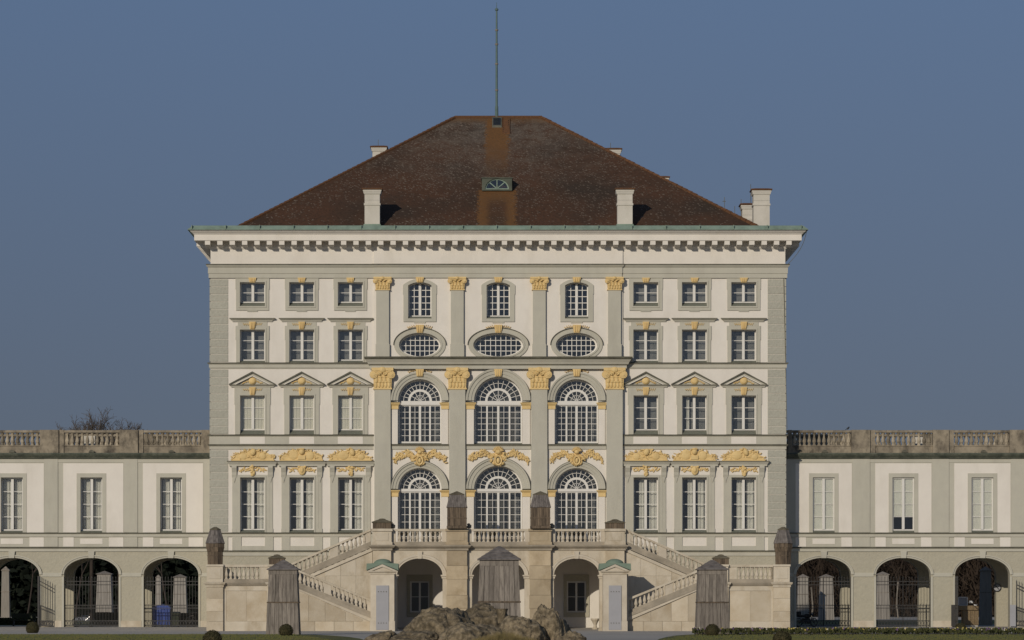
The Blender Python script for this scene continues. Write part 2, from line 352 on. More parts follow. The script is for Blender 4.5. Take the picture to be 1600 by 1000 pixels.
# ------------------------------------------------------------------ the pavilion
PW = thing('palace_pavilion', 'tall white and grey central palace block with gilded ornaments under a brown hipped roof', 'palace')
BL, BR, DEPTH = X(329), X(1227), 33.9
def zz(p): return Z(p)
# windows of the side bays: (half width, top, bottom of the opening)
COLS = [394.5, 471.5, 547.5, 1009, 1085, 1162]
ROWS = {'A': (19.5, 441, 479), 'B': (19.5, 515, 566.5), 'C': (19.2, 618, 679), 'D': (19.2, 746, 832)}
YC = -.12                                                      # the middle bays stand a little forward
def seg_arch(cx, h, pb, ps, pt, n=8):                          # flat segmental head between springing ps and crown pt
    hh = h * S; r = zz(pt) - zz(ps); x = X(cx)
    rad = (hh*hh + r*r) / (2*r); a = math.asin(hh / rad)
    return [(x + hh, zz(pb))] + [(x + rad*math.sin(a - 2*a*i/n), zz(pt) - rad + rad*math.cos(a - 2*a*i/n)) for i in range(n+1)] + [(x - hh, zz(pb))]
def ovalp(cx, cz, a, b, n=28): return [(X(cx) + a*S*math.cos(2*math.pi*i/n), zz(cz) + b*S*math.sin(2*math.pi*i/n)) for i in range(n)]
MID = [(656, 34.), (778.5, 37.7), (901, 34.)]
def side_bays(x0, x1, cols):
    for p0, p1, row, m in ((376, 571, ('A', 'B'), 'white'), (571, 698, ('C',), 'white'), (698, 836, ('D',), 'white'), (836, 864, (), 'white')):
        holes = []
        for r in row:
            h, t, b = ROWS[r]
            for c in cols: holes.append(rect(X(c-h), X(c+h), zz(min(b, p1-.5)), zz(t)))
        MB().slab(rect(X(x0), X(x1), zz(p1), zz(p0)), holes, 0, .6).build('wall', M[m], PW)
    MB().slab(rect(X(x0), X(x1), -.3, zz(864)), [], -.04, .6).build('wall', M['rough'], PW)
side_bays(329, 584, COLS[:3]); side_bays(973, 1227, COLS[3:])
up = [seg_arch(c, 18.2, 498, 446, 441) for c in (656, 778.5, 901)] + [ovalp(656, 539, 32.5, 19), ovalp(778.5, 539, 39, 19), ovalp(901, 539, 32.5, 19)]
MB().slab(rect(X(584), X(973), zz(562), zz(376)), up, YC, .6).build('wall', M['white'], PW)
MB().slab(rect(X(584), X(973), zz(697), zz(562)), [arched(X(c), h*S, zz(696), zz(626), h*S*.985) for c, h in MID], YC, .6).build('wall', M['white'], PW)
MB().slab(rect(X(584), X(973), zz(862), zz(697)), [arched(X(c), h*S, zz(853), zz(764), h*S*.96) for c, h in MID], YC, .6).build('wall', M['white'], PW)
GW = [(656, 15), (900.5, 15)]
MB().slab(rect(X(584), X(973), -.3, zz(862)), [rect(X(c-h), X(c+h), zz(957), zz(908)) for c, h in GW] + [rect(X(762), X(795), zz(979), zz(908))], YC, .6).build('wall', M['white'], PW)
b = MB()
b.box(BL, BL+.6, .6, DEPTH, -.3, zz(376)); b.build('side_wall', M['white'], PW)
MB().box(BR-.6, BR, .6, DEPTH, -.3, zz(376)).build('side_wall', M['white'], PW)
MB().box(BL+.6, BR-.6, DEPTH-.6, DEPTH, -.3, zz(376)).build('rear_wall', M['white'], PW)
# rooms behind the windows
b = MB()
for p in (434, 574, 696, 850): b.box(BL+.61, BR-.61, .61, 7.0, zz(p)-.15, zz(p)+.15)
b.box(BL+.61, BR-.61, 7.0, 7.2, -.2, zz(380)); b.build('interior', M['inside'], PW)
for xx in (584, 717, 840, 973, 433, 509, 1047, 1123):
    MB().box(X(xx)-.1, X(xx)+.1, .62, 6.98, zz(968), zz(400)).build('partition_wall', M['inside'], PW)

# quoins
def quoins(x0, x1):
    for t, bt, n in ((436, 565.5, 11), (577, 678.5, 8), (703, 831, 11)):
        h = (bt - t) / n
        for i in range(n):
            a, c = zz(t + i*h + .33), zz(t + (i+1)*h - .33)
            q = MB(); e = .012; l, r = X(x0), X(x1); lp = .07 if x0 < 700 else 0; rp = .07 if x0 > 700 else 0
            l -= lp; r += rp
            q.add([(l, .0, c), (r, .0, c), (r, .0, a), (l, .0, a), (l+e, -.045, c+e), (r-e, -.045, c+e), (r-e, -.045, a-e), (l+e, -.045, a-e)],
                  [(0, 1, 5, 4), (1, 2, 6, 5), (2, 3, 7, 6), (3, 0, 4, 7), (4, 5, 6, 7)])
            if lp: q.box(l, l+.065, .004, 1.1, c, a)
            if rp: q.box(r-.065, r, .004, 1.1, c, a)
            q.build('quoin', M['quoin'], PW, recalc=False)
quoins(329, 356.5); quoins(1199.5, 1227)

# string courses; index 1 = the dark flashing on top
def profile(pts): return [(d, zz(p)) for d, p in pts]
G2 = [M['grey'], M['lead'], M['white']]
YB = DEPTH
MB().ring(BL, BR, 0, YB, profile([(0, 434.5), (.13, 434.5), (.13, 428), (.17, 427.4), (.17, 418.5), (.24, 417), (.30, 414.8), (.31, 412.9), (0, 412.6)]), mis=[0,0,0,0,0,0,1,1]).build('architrave', G2, PW)
MB().mould(X(588), X(969), YC, profile([(0, 434.5), (.12, 434.5), (.12, 428), (.15, 427.4), (.15, 418.5), (.22, 417), (.29, 414.8), (.30, 412.9), (0, 412.6)]), mis=[0,0,0,0,0,0,1,1]).build('architrave', G2, PW)
for x0, x1, e in ((329, 583.9, (1, 0)), (973.1, 1227, (0, 1))):
    def sc(pr, mis): MB().mould(X(x0), X(x1), 0, profile(pr), mis=mis, ends=e).build('string_course', G2, PW)
    sc([(0, 576), (.06, 576), (.06, 575), (.10, 574.6), (.10, 569.6), (.2, 568.4), (.21, 566.7), (0, 566.2)], [0,0,0,0,0,1,1])
    sc([(0, 694.2), (.08, 694.2), (.08, 682), (.19, 680.8), (.20, 679.2), (0, 678.8)], [0,0,0,1,1])
    sc([(0, 702), (.07, 702), (.07, 697.6), (.17, 696.3), (.2, 694.9), (.2, 694.25), (0, 694.21)], [0,0,0,1,1,1])
    sc([(0, 838.6), (.10, 838.6), (.10, 834.6), (.2, 833.8), (.21, 832.3), (0, 831.9)], [0,0,0,1,1])
    sc([(0, 868.5), (.10, 868.5), (.10, 863), (.2, 861.9), (.21, 860.3), (0, 860)], [0,0,0,1,1])
for c in COLS:                                                 # white fields set in the band below the third-storey windows
    MB().box(X(c-19.5), X(c+19.5), -.095, 0, zz(693.6), zz(682.4)).build('white_panel', M['white'], PW)
def pedestal_zone(xs):
    for a, bx in xs: MB().box(X(a), X(bx), -.07, 0, zz(859.9), zz(838.7)).build('pedestal_strip', M['grey'], PW)
pedestal_zone([(329, 356), (363, 377), (414, 427), (440, 453), (491, 504), (516, 529), (567, 583)])
pedestal_zone([(974, 990), (1028, 1041), (1053, 1066), (1104, 1117), (1130, 1143), (1181, 1194), (1200, 1227)])
for x0, x1 in ((377, 414), (453, 491), (529, 567), (990, 1028), (1066, 1104), (1143, 1181)):
    MB().box(X(x0)+.002, X(x1)-.002, -.05, 0, zz(859.9), zz(853)).build('pedestal_strip', M['grey'], PW)

# main cornice with modillions, frieze stays the white wall
MB().ring(BL, BR, 0, YB, profile([(0, 389.5), (.06, 389), (.14, 386.5), (.14, 378.2), (1.06, 378), (1.06, 369), (1.12, 367.8), (1.15, 367), (1.30, 364.6), (1.38, 362.4), (1.38, 361.9), (0, 361.7)])).build('cornice', M['white'], PW)
b = MB()
b.ring(BL, BR, 0, YB, profile([(1.36, 362.4), (1.5, 362.3), (1.49, 361.6), (1.16, 355.2), (1.10, 354.9), (-1.6, 355.1)])).build('copper_gutter', M['copper'], PW)
for i in range(19):
    MB().prism([(X(302+i*52.6), zz(362)), (X(303+i*52.6), zz(362)), (X(303+i*52.6), zz(355)), (X(302+i*52.6), zz(355))], -1.52, -1.2).build('copper_seam', M['copper'], PW)
q = MB()
hw = 4.1*S
q.prismx([(-1.0, zz(378.1)), (-.14, zz(378.1)), (-.14, zz(386.5)), (-.3, zz(387.3)), (-.5, zz(386)), (-.62, zz(384.6)), (-1.0, zz(384.6))], -hw, hw)
mod = q.build('modillion', M['white'], PW, loc=(X(326), 0, 0))
for i in range(1, 48):
    o = mod.copy(); SC.collection.objects.link(o); o.location = (X(326 + i*(1231-326)/47), 0, 0)
for side in (-1, 1):
    for i in range(38):
        o = mod.copy(); SC.collection.objects.link(o); o.rotation_euler = (0, 0, R(-90*1 if side < 0 else 90)); o.location = ((BL if side < 0 else BR), .35 + i*.873, 0)

# pilasters
for c in (598, 714.5, 842.5, 960):
    MB().box(X(c-12.6), X(c+12.6), YC-.30, YC, zz(853), zz(608.5)).build('pilaster', M['grey'], PW)
    b = MB(); b.box(X(c-10), X(c+10), YC-.22, YC, zz(558), zz(453.8)); b.box(X(c-10.9), X(c+10.9), YC-.27, YC, zz(558), zz(538)); b.build('pilaster', M['grey'], PW)
def capital(cx, t, bt, wt, wb, yf, big):
    b = MB(); z0, z1 = zz(bt), zz(t); x = X(cx); h = z1 - z0; a, c = wb*S, wt*S
    b.box(x-a-.05, x+a+.05, yf-.06, YC, z0, z0+.07*h)
    b.add([(x-a, yf-.02, z0), (x+a, yf-.02, z0), (x+a, YC, z0), (x-a, YC, z0), (x-c*.86, yf-.14, z0+.8*h), (x+c*.86, yf-.14, z0+.8*h), (x+c*.86, YC, z0+.8*h), (x-c*.86, YC, z0+.8*h)],
          [(0,1,5,4),(1,2,6,5),(2,3,7,6),(3,0,4,7),(4,5,6,7)])
    b.box(x-c, x+c, yf-.26, YC, z0+.86*h, z1)
    b.box(x-c*.93, x+c*.93, yf-.2, YC, z0+.8*h, z0+.86*h)
    for s in (-1, 1):                                          # volutes: coiled rolls
        vx, vz, r = x+s*c*.80, z0+.68*h, .18*h
        for k, (rr, dy) in enumerate(((1., .22), (.68, .26), (.36, .30))):
            b.add([(vx+rr*r*math.cos(2*math.pi*i/12), yf-dy, vz+rr*r*math.sin(2*math.pi*i/12)) for i in range(12)] +
                  [(vx+rr*r*1.08*math.cos(2*math.pi*i/12), yf-dy+.06, vz+rr*r*1.08*math.sin(2*math.pi*i/12)) for i in range(12)] +
                  [(vx+rr*r*math.cos(2*math.pi*i/12), yf, vz+rr*r*math.sin(2*math.pi*i/12)) for i in range(12)],
                  [tuple(range(12))] + [(i, (i+1) % 12, 12+(i+1) % 12, 12+i) for i in range(12)] + [(12+i, 12+(i+1) % 12, 24+(i+1) % 12, 24+i) for i in range(12)])
        b.tube((vx, yf-.2, vz+r*.9), (x+s*.05, yf-.2, z0+.74*h), .05*h, n=6)
    for row, zc, n in ((0, .12, 5), (1, .34, 4)):              # acanthus leaves
        for i in range(n):
            f = (i+.5)/n*2-1; lx = x + f*(a+(c*.8-a)*zc)*.95
            b.ell((lx, yf-.05-.04*row, z0+(zc+.10)*h), (a*.8/n*1.1, .08, .15*h), 8, 5)
            b.ell((lx, yf-.10-.03*row, z0+(zc+.22)*h), (a*.8/n*1.1, .06, .05*h), 6, 4)
    b.ell((x, yf-.22, z0+.9*h), (.17*h, .14, .14*h), 8, 5)
    for s in (-1, 1): b.ell((x+s*.17*h, yf-.2, z0+.70*h), (.12*h, .1, .045*h), 6, 4, rot=s*.5)
    b.build('gilt_capital', M['gold'], PW)
for c in (598, 714.5, 842.5, 960):
    capital(c, 575.3, 609, 17, 13.6, YC-.30, 1); capital(c, 433.6, 454, 14, 10.6, YC-.22, 0)

# middle cornice
MB().mould(X(586), X(971), YC, profile([(0, 577), (.36, 577), (.36, 571.6), (.42, 571.2), (.42, 570.2), (.47, 569.6), (.52, 567), (.66, 562.5), (.74, 560.4), (.76, 558.6), (.5, 557.8), (0, 557)]), mis=[0,0,1,1,0,0,0,1,1,1,1]).build('middle_cornice', G2, PW)
for x0, x1 in ((611.2, 701.4), (727.6, 829.4), (855.6, 946.9)):
    MB().mould(X(x0), X(x1), YC, profile([(0, 702), (.08, 702), (.08, 697.6), (.13, 696.6), (.15, 695), (.15, 694.2), (0, 694)]), mis=[0,0,0,1,1,1], ends=(0, 0)).build('string_course', G2, PW)

# ---- window pieces
PANES = {}
def pane(wd, h, parent, x, y, z, m='glass'):
    k = (round(wd, 3), round(h, 3), m)
    if k not in PANES:
        o = MB().box(-wd/2, wd/2, 0, .012, -h/2, h/2).build('pane', M[m], parent); PANES[k] = o.data
    else: o = link('pane', PANES[k], parent)
    o.location = (x, y, z); o.rotation_euler = (random.uniform(-.006, .006), 0, random.uniform(-.008, .008))
    return o
def casement(parent, cx, hw, pt, pb, rows, y, name='window', dd=0., fw=1.7, mw=2., gl='glass'):
    """two leaves, glazing bars, one pane per light; cx, hw, pt, pb in photo pixels at depth dd"""
    b = MB(); k = K(dd); x = X(cx, dd); w_ = hw*S*k; z0, z1 = Z(pb, dd), Z(pt, dd); f = fw*S*k; mm = mw*S*k
    b.box(x-w_, x+w_, y, y+.1, z0, z0+f); b.box(x-w_, x+w_, y, y+.1, z1-f, z1)
    b.box(x-w_, x-w_+f, y-.002, y+.1, z0+f, z1-f); b.box(x+w_-f, x+w_, y-.002, y+.1, z0+f, z1-f); b.box(x-mm, x+mm, y-.05, y+.1, z0+f, z1-f)
    lw = w_-f-mm; lh = (z1-z0-2*f)/rows; bar = .021
    for s in (-1, 1):
        lx = x + s*(mm + lw/2)
        for i in range(1, rows): b.box(lx-lw/2, lx+lw/2, y+.02, y+.07, z0+f+i*lh-bar, z0+f+i*lh+bar)
    o = b.build(name, M['frame'], parent)
    for s in (-1, 1):
        lx = x + s*(mm + lw/2)
        for i in range(rows): pane(lw, lh-2*bar, o, lx, y+.045, z0+f+(i+.5)*lh, gl)
    return o, (x-w_+f, x+w_-f, z0+f, z1-f)
def drape(parent, x0, x1, y, z0, z1, folds, seed, m='curtain', amp=.05):
    b = MB(); n = folds*6; rnd = random.Random(seed); ph = rnd.random()*6
    pts = [(x0+(x1-x0)*i/n, y + amp*math.sin(ph + i*math.pi/3) + amp*.6*math.sin(ph*2+i*.37)) for i in range(n+1)]
    zs = [z0, (z0+z1)/2, z1]
    b.add([(px, py, z) for z in zs for px, py in pts], [(j*(n+1)+i, j*(n+1)+i+1, (j+1)*(n+1)+i+1, (j+1)*(n+1)+i) for j in range(2) for i in range(n)])
    return b.build('curtain', M[m], parent, smooth=True)
def sill(parent, x0, x1, yw, yf, z0, z1, m='sill'):
    return MB().prismx([(yw, z1), (yw, z0), (yf, z0), (yf, z0+.05)], x0, x1).build('sill', M[m], parent)
def keystone(parent, cx, t, bt, wt, wb, y0, y1, name='gilt_keystone'):
    b = MB(); x = X(cx); za, zb = zz(t), zz(bt)
    b.add([(x-wb*S, y0, zb), (x+wb*S, y0, zb), (x+wt*S, y0, za), (x-wt*S, y0, za), (x-wb*S, y1+.05, zb), (x+wb*S, y1+.05, zb), (x+wt*S, y1, za), (x-wt*S, y1, za)],
          [(4,5,6,7),(0,1,5,4),(1,2,6,5),(2,3,7,6),(3,0,4,7)])
    for s in (-1, 0, 1): b.box(x+s*wb*S*.62-.028, x+s*wb*S*.62+.028, y1-.03, y1+.06, zb+.06, za-.05)
    return b.build(name, M['gold'], parent)
def leafrow(parent, cx, p, x0, x1, y, n=4, r=1.4, droop=0., name='gilt_garland'):
    for s in (-1, 1):
        b = MB()
        for i in range(n+2):
            f = i/(n+1)
            px = X(cx + s*(x0+(x1-x0)*f)); pz = zz(p + droop*f*f) + (.055 if i % 2 else -.05) + random.uniform(-.02, .02)
            b.ell((px, y-.02, pz), (r*S*.8, .04, r*S*.4), 6, 4, rot=s*(.85 if i % 2 else -.7))
        b.tube((X(cx+s*x0*.6), y-.01, zz(p)), (X(cx+s*x1), y-.01, zz(p+droop)), .018, n=4)
        b.build(name, M['gold'], parent)
YW = .36
def surround(cx, ho, t, bt, hi, ti, bi, ear=0., earb=None, y=0.):
    x = X(cx); a = ho*S; e = ear*S
    if ear: out = [(x-a, zz(bt)), (x+a, zz(bt)), (x+a, zz(earb)), (x+a+e, zz(earb)), (x+a+e, zz(t)), (x-a-e, zz(t)), (x-a-e, zz(earb)), (x-a, zz(earb))]
    else: out = rect(x-a, x+a, zz(bt), zz(t))
    b = MB(); hole = rect(x-hi*S, x+hi*S, zz(bi), zz(ti))
    if bi >= bt - .1:                                          # open at the foot
        pts = out[1:] + [out[0]] if False else out
        loop = [(x-hi*S, zz(bt)), (x-a, zz(bt))] + (list(reversed(out[2:])) if not ear else list(reversed(out[2:]))) + [(x+a, zz(bt)), (x+hi*S, zz(bt)), (x+hi*S, zz(ti)), (x-hi*S, zz(ti))]
        b.slab(loop, [], y-.075, y)
    else: b.slab(out, [hole], y-.075, y)
    # raised inner fillet round the opening
    w2 = 2.2*S
    b.box(x-hi*S-w2, x-hi*S, y-.11, y-.076, zz(bi), zz(ti)); b.box(x+hi*S, x+hi*S+w2, y-.11, y-.076, zz(bi), zz(ti)); b.box(x-hi*S-w2, x+hi*S+w2, y-.11, y-.076, zz(ti), zz(ti)+w2)
    if bi < bt - .1: b.box(x-hi*S-w2, x+hi*S+w2, y-.11, y-.076, zz(bi)-w2, zz(bi))
    return b.build('window_surround', M['grey'], PW)
HOOD = lambda t: [(0, t+5.4), (.10, t+5.4), (.12, t+3.6), (.26, t+1.6), (.30, t+.9), (.31, t+.1), (0, t-.5)]

def trophy(cx, pt, pb, hw, seed):
    """gilded relief of arms: a mound of shields, drums, banners and leaves"""
    rnd = random.Random(seed); b = MB(); x = X(cx); z0 = zz(pb); h = (pb-pt)*S; w_ = hw*S
    n = 22; top = []
    for i in range(n+1):
        f = i/n*2-1; top.append((x+f*w_*.93, z0 + h*(.32+.5*(1-f*f))*(1+rnd.uniform(-.12, .12))))
    b.prism([(x-w_*.93, z0), (x+w_*.93, z0)] + top[::-1], -.10, 0)
    b.box(x-w_*.97, x+w_*.97, -.15, 0, z0-.02, z0+.07)
    def disc(px, pz, r, y, sq=1., rot=0.): b.ell((px, y, pz), (r, .07, r*sq), 12, 6, rot=rot)
    kind = seed % 3
    if kind == 1:
        disc(x-w_*.38, z0+h*.5, h*.42, -.11); disc(x+w_*.36, z0+h*.42, h*.38, -.11)
        b.ell((x, -.16, z0+h*.72), (h*.23, .16, h*.26), 10, 6); b.ell((x, -.22, z0+h*.93), (h*.3, .1, h*.08), 8, 4); b.box(x-h*.3, x+h*.3, -.2, -.05, z0+h*.1, z0+h*.42)
    elif kind == 2:
        disc(x-w_*.3, z0+h*.45, h*.44, -.11, .85); b.ell((x+w_*.10, -.17, z0+h*.68), (h*.22, .14, h*.3), 10, 6, rot=.4); disc(x+w_*.5, z0+h*.3, h*.3, -.11, .8)
    else:
        b.ell((x+w_*.0, -.17, z0+h*.68), (h*.24, .15, h*.3), 10, 6, rot=-.4); disc(x-w_*.45, z0+h*.34, h*.32, -.11, .9); disc(x+w_*.42, z0+h*.36, h*.33, -.11, .9)
    for i in range(9):
        a = math.pi*(i+.5)/9 + rnd.uniform(-.1, .1); l = 1.0 + rnd.uniform(-.12, .12)
        b.tube((x+math.cos(a)*w_*.25, -.10, z0+h*.25), (x+math.cos(a)*w_*1.0*l, -.08, z0+h*(.18+.8*math.sin(a)*l)), .045, .02, 5)
    for i in range(46):
        f = rnd.uniform(-1.02, 1.02); ed = rnd.random() < .6
        pz = z0 + h*((.30+.55*(1-f*f))*rnd.uniform(.92, 1.15) if ed else rnd.uniform(.1, .8)*(1-.55*f*f))
        b.ell((x+f*w_, -.08-.05*rnd.random(), min(pz, z0+h*.98)), (rnd.uniform(.07, .15), .06, rnd.uniform(.035, .06)), 6, 4, rot=rnd.uniform(-1.6, 1.6))
    return b.build('gilt_trophy', M['gold'], PW)
def spray(parent, cx, p0, p1, hw, y, shield, seed):
    """small gilded bouquet or mask with leaves to both sides, over the main-floor windows"""
    rnd = random.Random(seed); b = MB(); x = X(cx); zt, zb = zz(p0), zz(p1); h = zt-zb
    if shield:
        b.ell((x, y-.1, zb+h*.52), (.27, .12, h*.5), 12, 6); b.ell((x, y-.2, zb+h*.55), (.13, .1, h*.28), 10, 6)
        for s in (-1, 1): b.ell((x+s*.2, y-.14, zt-.1), (.12, .08, .09), 8, 5)
    else:
        for i in range(12): b.ell((x+rnd.uniform(-.2, .2)*(1-i/16), y-.1-.05*rnd.random(), zt-h*i/12-.04), (.13, .08, .085), 7, 4, rot=rnd.uniform(-1, 1))
        for s in (-1, 1): b.tube((x, y-.12, zt-.05), (x+s*.13, y-.1, zb), .04, .02, 5)
    for s in (-1, 1):
        for i in range(13):
            f = .22 + .78*i/12
            b.ell((x+s*f*hw*S, y-.04, zt-h*.30-.1*abs(f)+rnd.uniform(-.13, .11)), (.12, .05, .05), 6, 4, rot=rnd.uniform(-1.2, 1.2))
    return b.build('gilt_spray', M['gold'], parent)

for ci, c in enumerate(COLS):
    x = X(c); left = c < 700
    # top storey
    h, t, bt = ROWS['A']
    s_ = surround(c, 25.6, 434.6, 485, h, t, bt-.6, .9, 452)
    MB().box(x-8*S, x+8*S, -.06, 0, zz(487), zz(485.05)).build('apron', M['grey'], s_)
    keystone(s_, c, 434.2, 441.5, 6.3, 4.2, -.02, -.22)
    wdw, _ = casement(PW, c, h-.05, 441.2, 472.5, 2, YW)
    sill(wdw, x-h*S+.003, x+h*S-.003, YW+.05, -.03, zz(479), zz(472.6))
    drape(wdw, x-h*S, x+h*S, YW+.45, zz(473), zz(441), 3, ci+70, 'net', .02)
    # third floor with straight hood
    h, t, bt = ROWS['B']
    s_ = surround(c, 25.4, 509.2, 566.2, h, t, 566.2, 1., 531)
    MB().box(x-23*S, x+23*S, -.045, 0, zz(509.1), zz(502.6)).build('frieze_board', M['grey'], s_)
    MB().mould(X(c-29), X(c+29), 0, profile(HOOD(497.2)), mis=[0,0,0,0,1,1]).build('hood', G2, s_)
    keystone(s_, c, 503, 514.8, 5.2, 3.6, -.02, -.22); leafrow(s_, c, 506.6, 6.5, 14.5, -.06, 4, 1.2)
    wdw, _ = casement(PW, c, h-.05, 515.2, 563, 3, YW)
    sill(wdw, x-h*S+.003, x+h*S-.003, YW+.05, .03, zz(566.2), zz(563))
    drape(wdw, x-h*S, x+h*S, YW+.5, zz(564), zz(515), 3, ci+80, 'net', .02)
    # second floor with pediment
    h, t, bt = ROWS['C']
    s_ = surround(c, 27.2, 605.2, 678.7, h, t, 678.7, 1., 632)
    b = MB(); b.mould(X(c-31), X(c+31), 0, profile([(0, 605), (.1, 605), (.12, 603.4), (.22, 602.2), (.26, 601.6), (.26, 601.0), (0, 600.8)]), mis=[0,0,0,0,1,1])
    for sg in (-1, 1):
        xa, xb = X(c+sg*35.5), X(c)
        p = [(xa, zz(602)), (X(c+sg*28.), zz(602)), (xb, zz(587.3)), (xb, zz(580.4)), ]
        b.prism([(xa, zz(601.3)), (X(c+sg*27), zz(601.3)), (xb, zz(586.8)), (xb, zz(583.4))], -.20, 0, 0)
        b.prism([(xa, zz(601.25)), (xb, zz(583.35)), (xb, zz(580.6)), (X(c+sg*36.2), zz(600.0))], -.31, 0, 1)
        b.prism([(X(c+sg*29), zz(601.35)), (X(c+sg*26.6), zz(601.35)), (xb, zz(588.2)), (xb, zz(586.9))], -.25, 0, 2)
    b.prism([(X(c-26), zz(601)), (X(c+26), zz(601)), (X(c), zz(588))], -.05, 0, 0)
    b.build('pediment', G2, s_)
    b = MB(); b.ell((x, -.09, zz(595.4)), (6.2*S, .1, 5.8*S), 12, 6); b.ell((x, -.17, zz(595.4)), (4.6*S, .06, 4.2*S), 12, 6)
    for sg in (-1, 1):
        for i in range(6): b.ell((X(c+sg*(7.5+i*1.5)), -.08, zz(599-(5-i)*.55+random.uniform(-.8, .8))), (1.6*S, .06, .9*S), 6, 4, rot=random.uniform(-1, 1))
    b.build('gilt_medallion', M['gold'], s_)
    keystone(s_, c, 605.3, 617.4, 5.2, 3.6, -.02, -.22); leafrow(s_, c, 609, 6.5, 14.5, -.1, 4, 1.2)
    wdw, (a0, a1, q0, q1) = casement(PW, c, h-.05, 618.2, 672, 3, YW)
    sill(wdw, x-h*S+.003, x+h*S-.003, YW+.05, -.02, zz(678.6), zz(672.1))
    if left:
        for i in range(8):
            f0, f1 = a0+(a1-a0)*i/8, a0+(a1-a0)*(i+1)/8
            MB().box(f0+.006, f1-.006, YW+.101, YW+.125, q0, q1).build('shutter_board', M['shutter'], wdw)
    if ci >= 3: drape(wdw, a0, a1, YW+.6, q0, q1, 3, ci+90, 'net', .02)
    if ci == 4: drape(wdw, a0+.22, a0+.5, YW+.3, q0, q1, 2, 3)
    # main floor with consoles and trophies
    h, t, bt = ROWS['D']
    s_ = surround(c, 26.2, 742, 831.8, h, t, 831.8)
    for sg in (-1, 1):
        b = MB(); b.box(X(c+sg*28.6-2.9), X(c+sg*28.6+2.9), -.06, 0, zz(831.8), zz(745)); b.box(X(c+sg*28.6-3.4), X(c+sg*28.6+3.4), -.09, 0, zz(831.8), zz(826))
        b.build('side_strip', M['grey'], s_)
        b = MB(); xc = X(c+sg*28.3); a = 3.8*S
        b.prismx([(-.32, zz(728.3)), (0, zz(728.3)), (0, zz(745.5)), (-.10, zz(745.5)), (-.15, zz(742)), (-.17, zz(738)), (-.26, zz(734)), (-.33, zz(731))], xc-a, xc+a)
        b.prism([(xc-a*.7, zz(745.5)), (xc+a*.7, zz(745.5)), (xc, zz(754))], -.12, -.05)
        b.build('console', M['grey'], s_)
    MB().box(X(c-24), X(c+24), -.03, 0, zz(741.9), zz(728)).build('frieze_board', M['white'], s_)
    MB().mould(X(c-31), X(c+31.5), 0, profile([(0, 728.4), (.22, 728.4), (.23, 725.6), (.26, 725), (.32, 722.6), (.38, 721.4), (.39, 720.4), (0, 720)]), mis=[0,0,0,0,0,1,1]).build('hood', G2, s_)
    trophy(c+(0 if ci in (1, 4) else (-.5 if ci in (2, 5) else 1)), 700.5, 719.8, 34.5, (0, 1, 2, 3, 4, 2)[ci])
    spray(s_, c+.5, 727, 743, 20, -.04, ci in (1, 4), 40+ci)
    wdw, (a0, a1, q0, q1) = casement(PW, c, h-.05, 747.2, 828, 4, YW)
    sill(wdw, x-h*S+.003, x+h*S-.003, YW+.05, -.02, zz(831.7), zz(828.1))
    mid = (a0+a1)/2; wd = (a1-a0)
    drape(wdw, a0+wd*.22, mid-.04, YW+.42, q0, q1, 2, ci); drape(wdw, mid+wd*.16, a1, YW+.42, q0, q1, 2, ci+9)

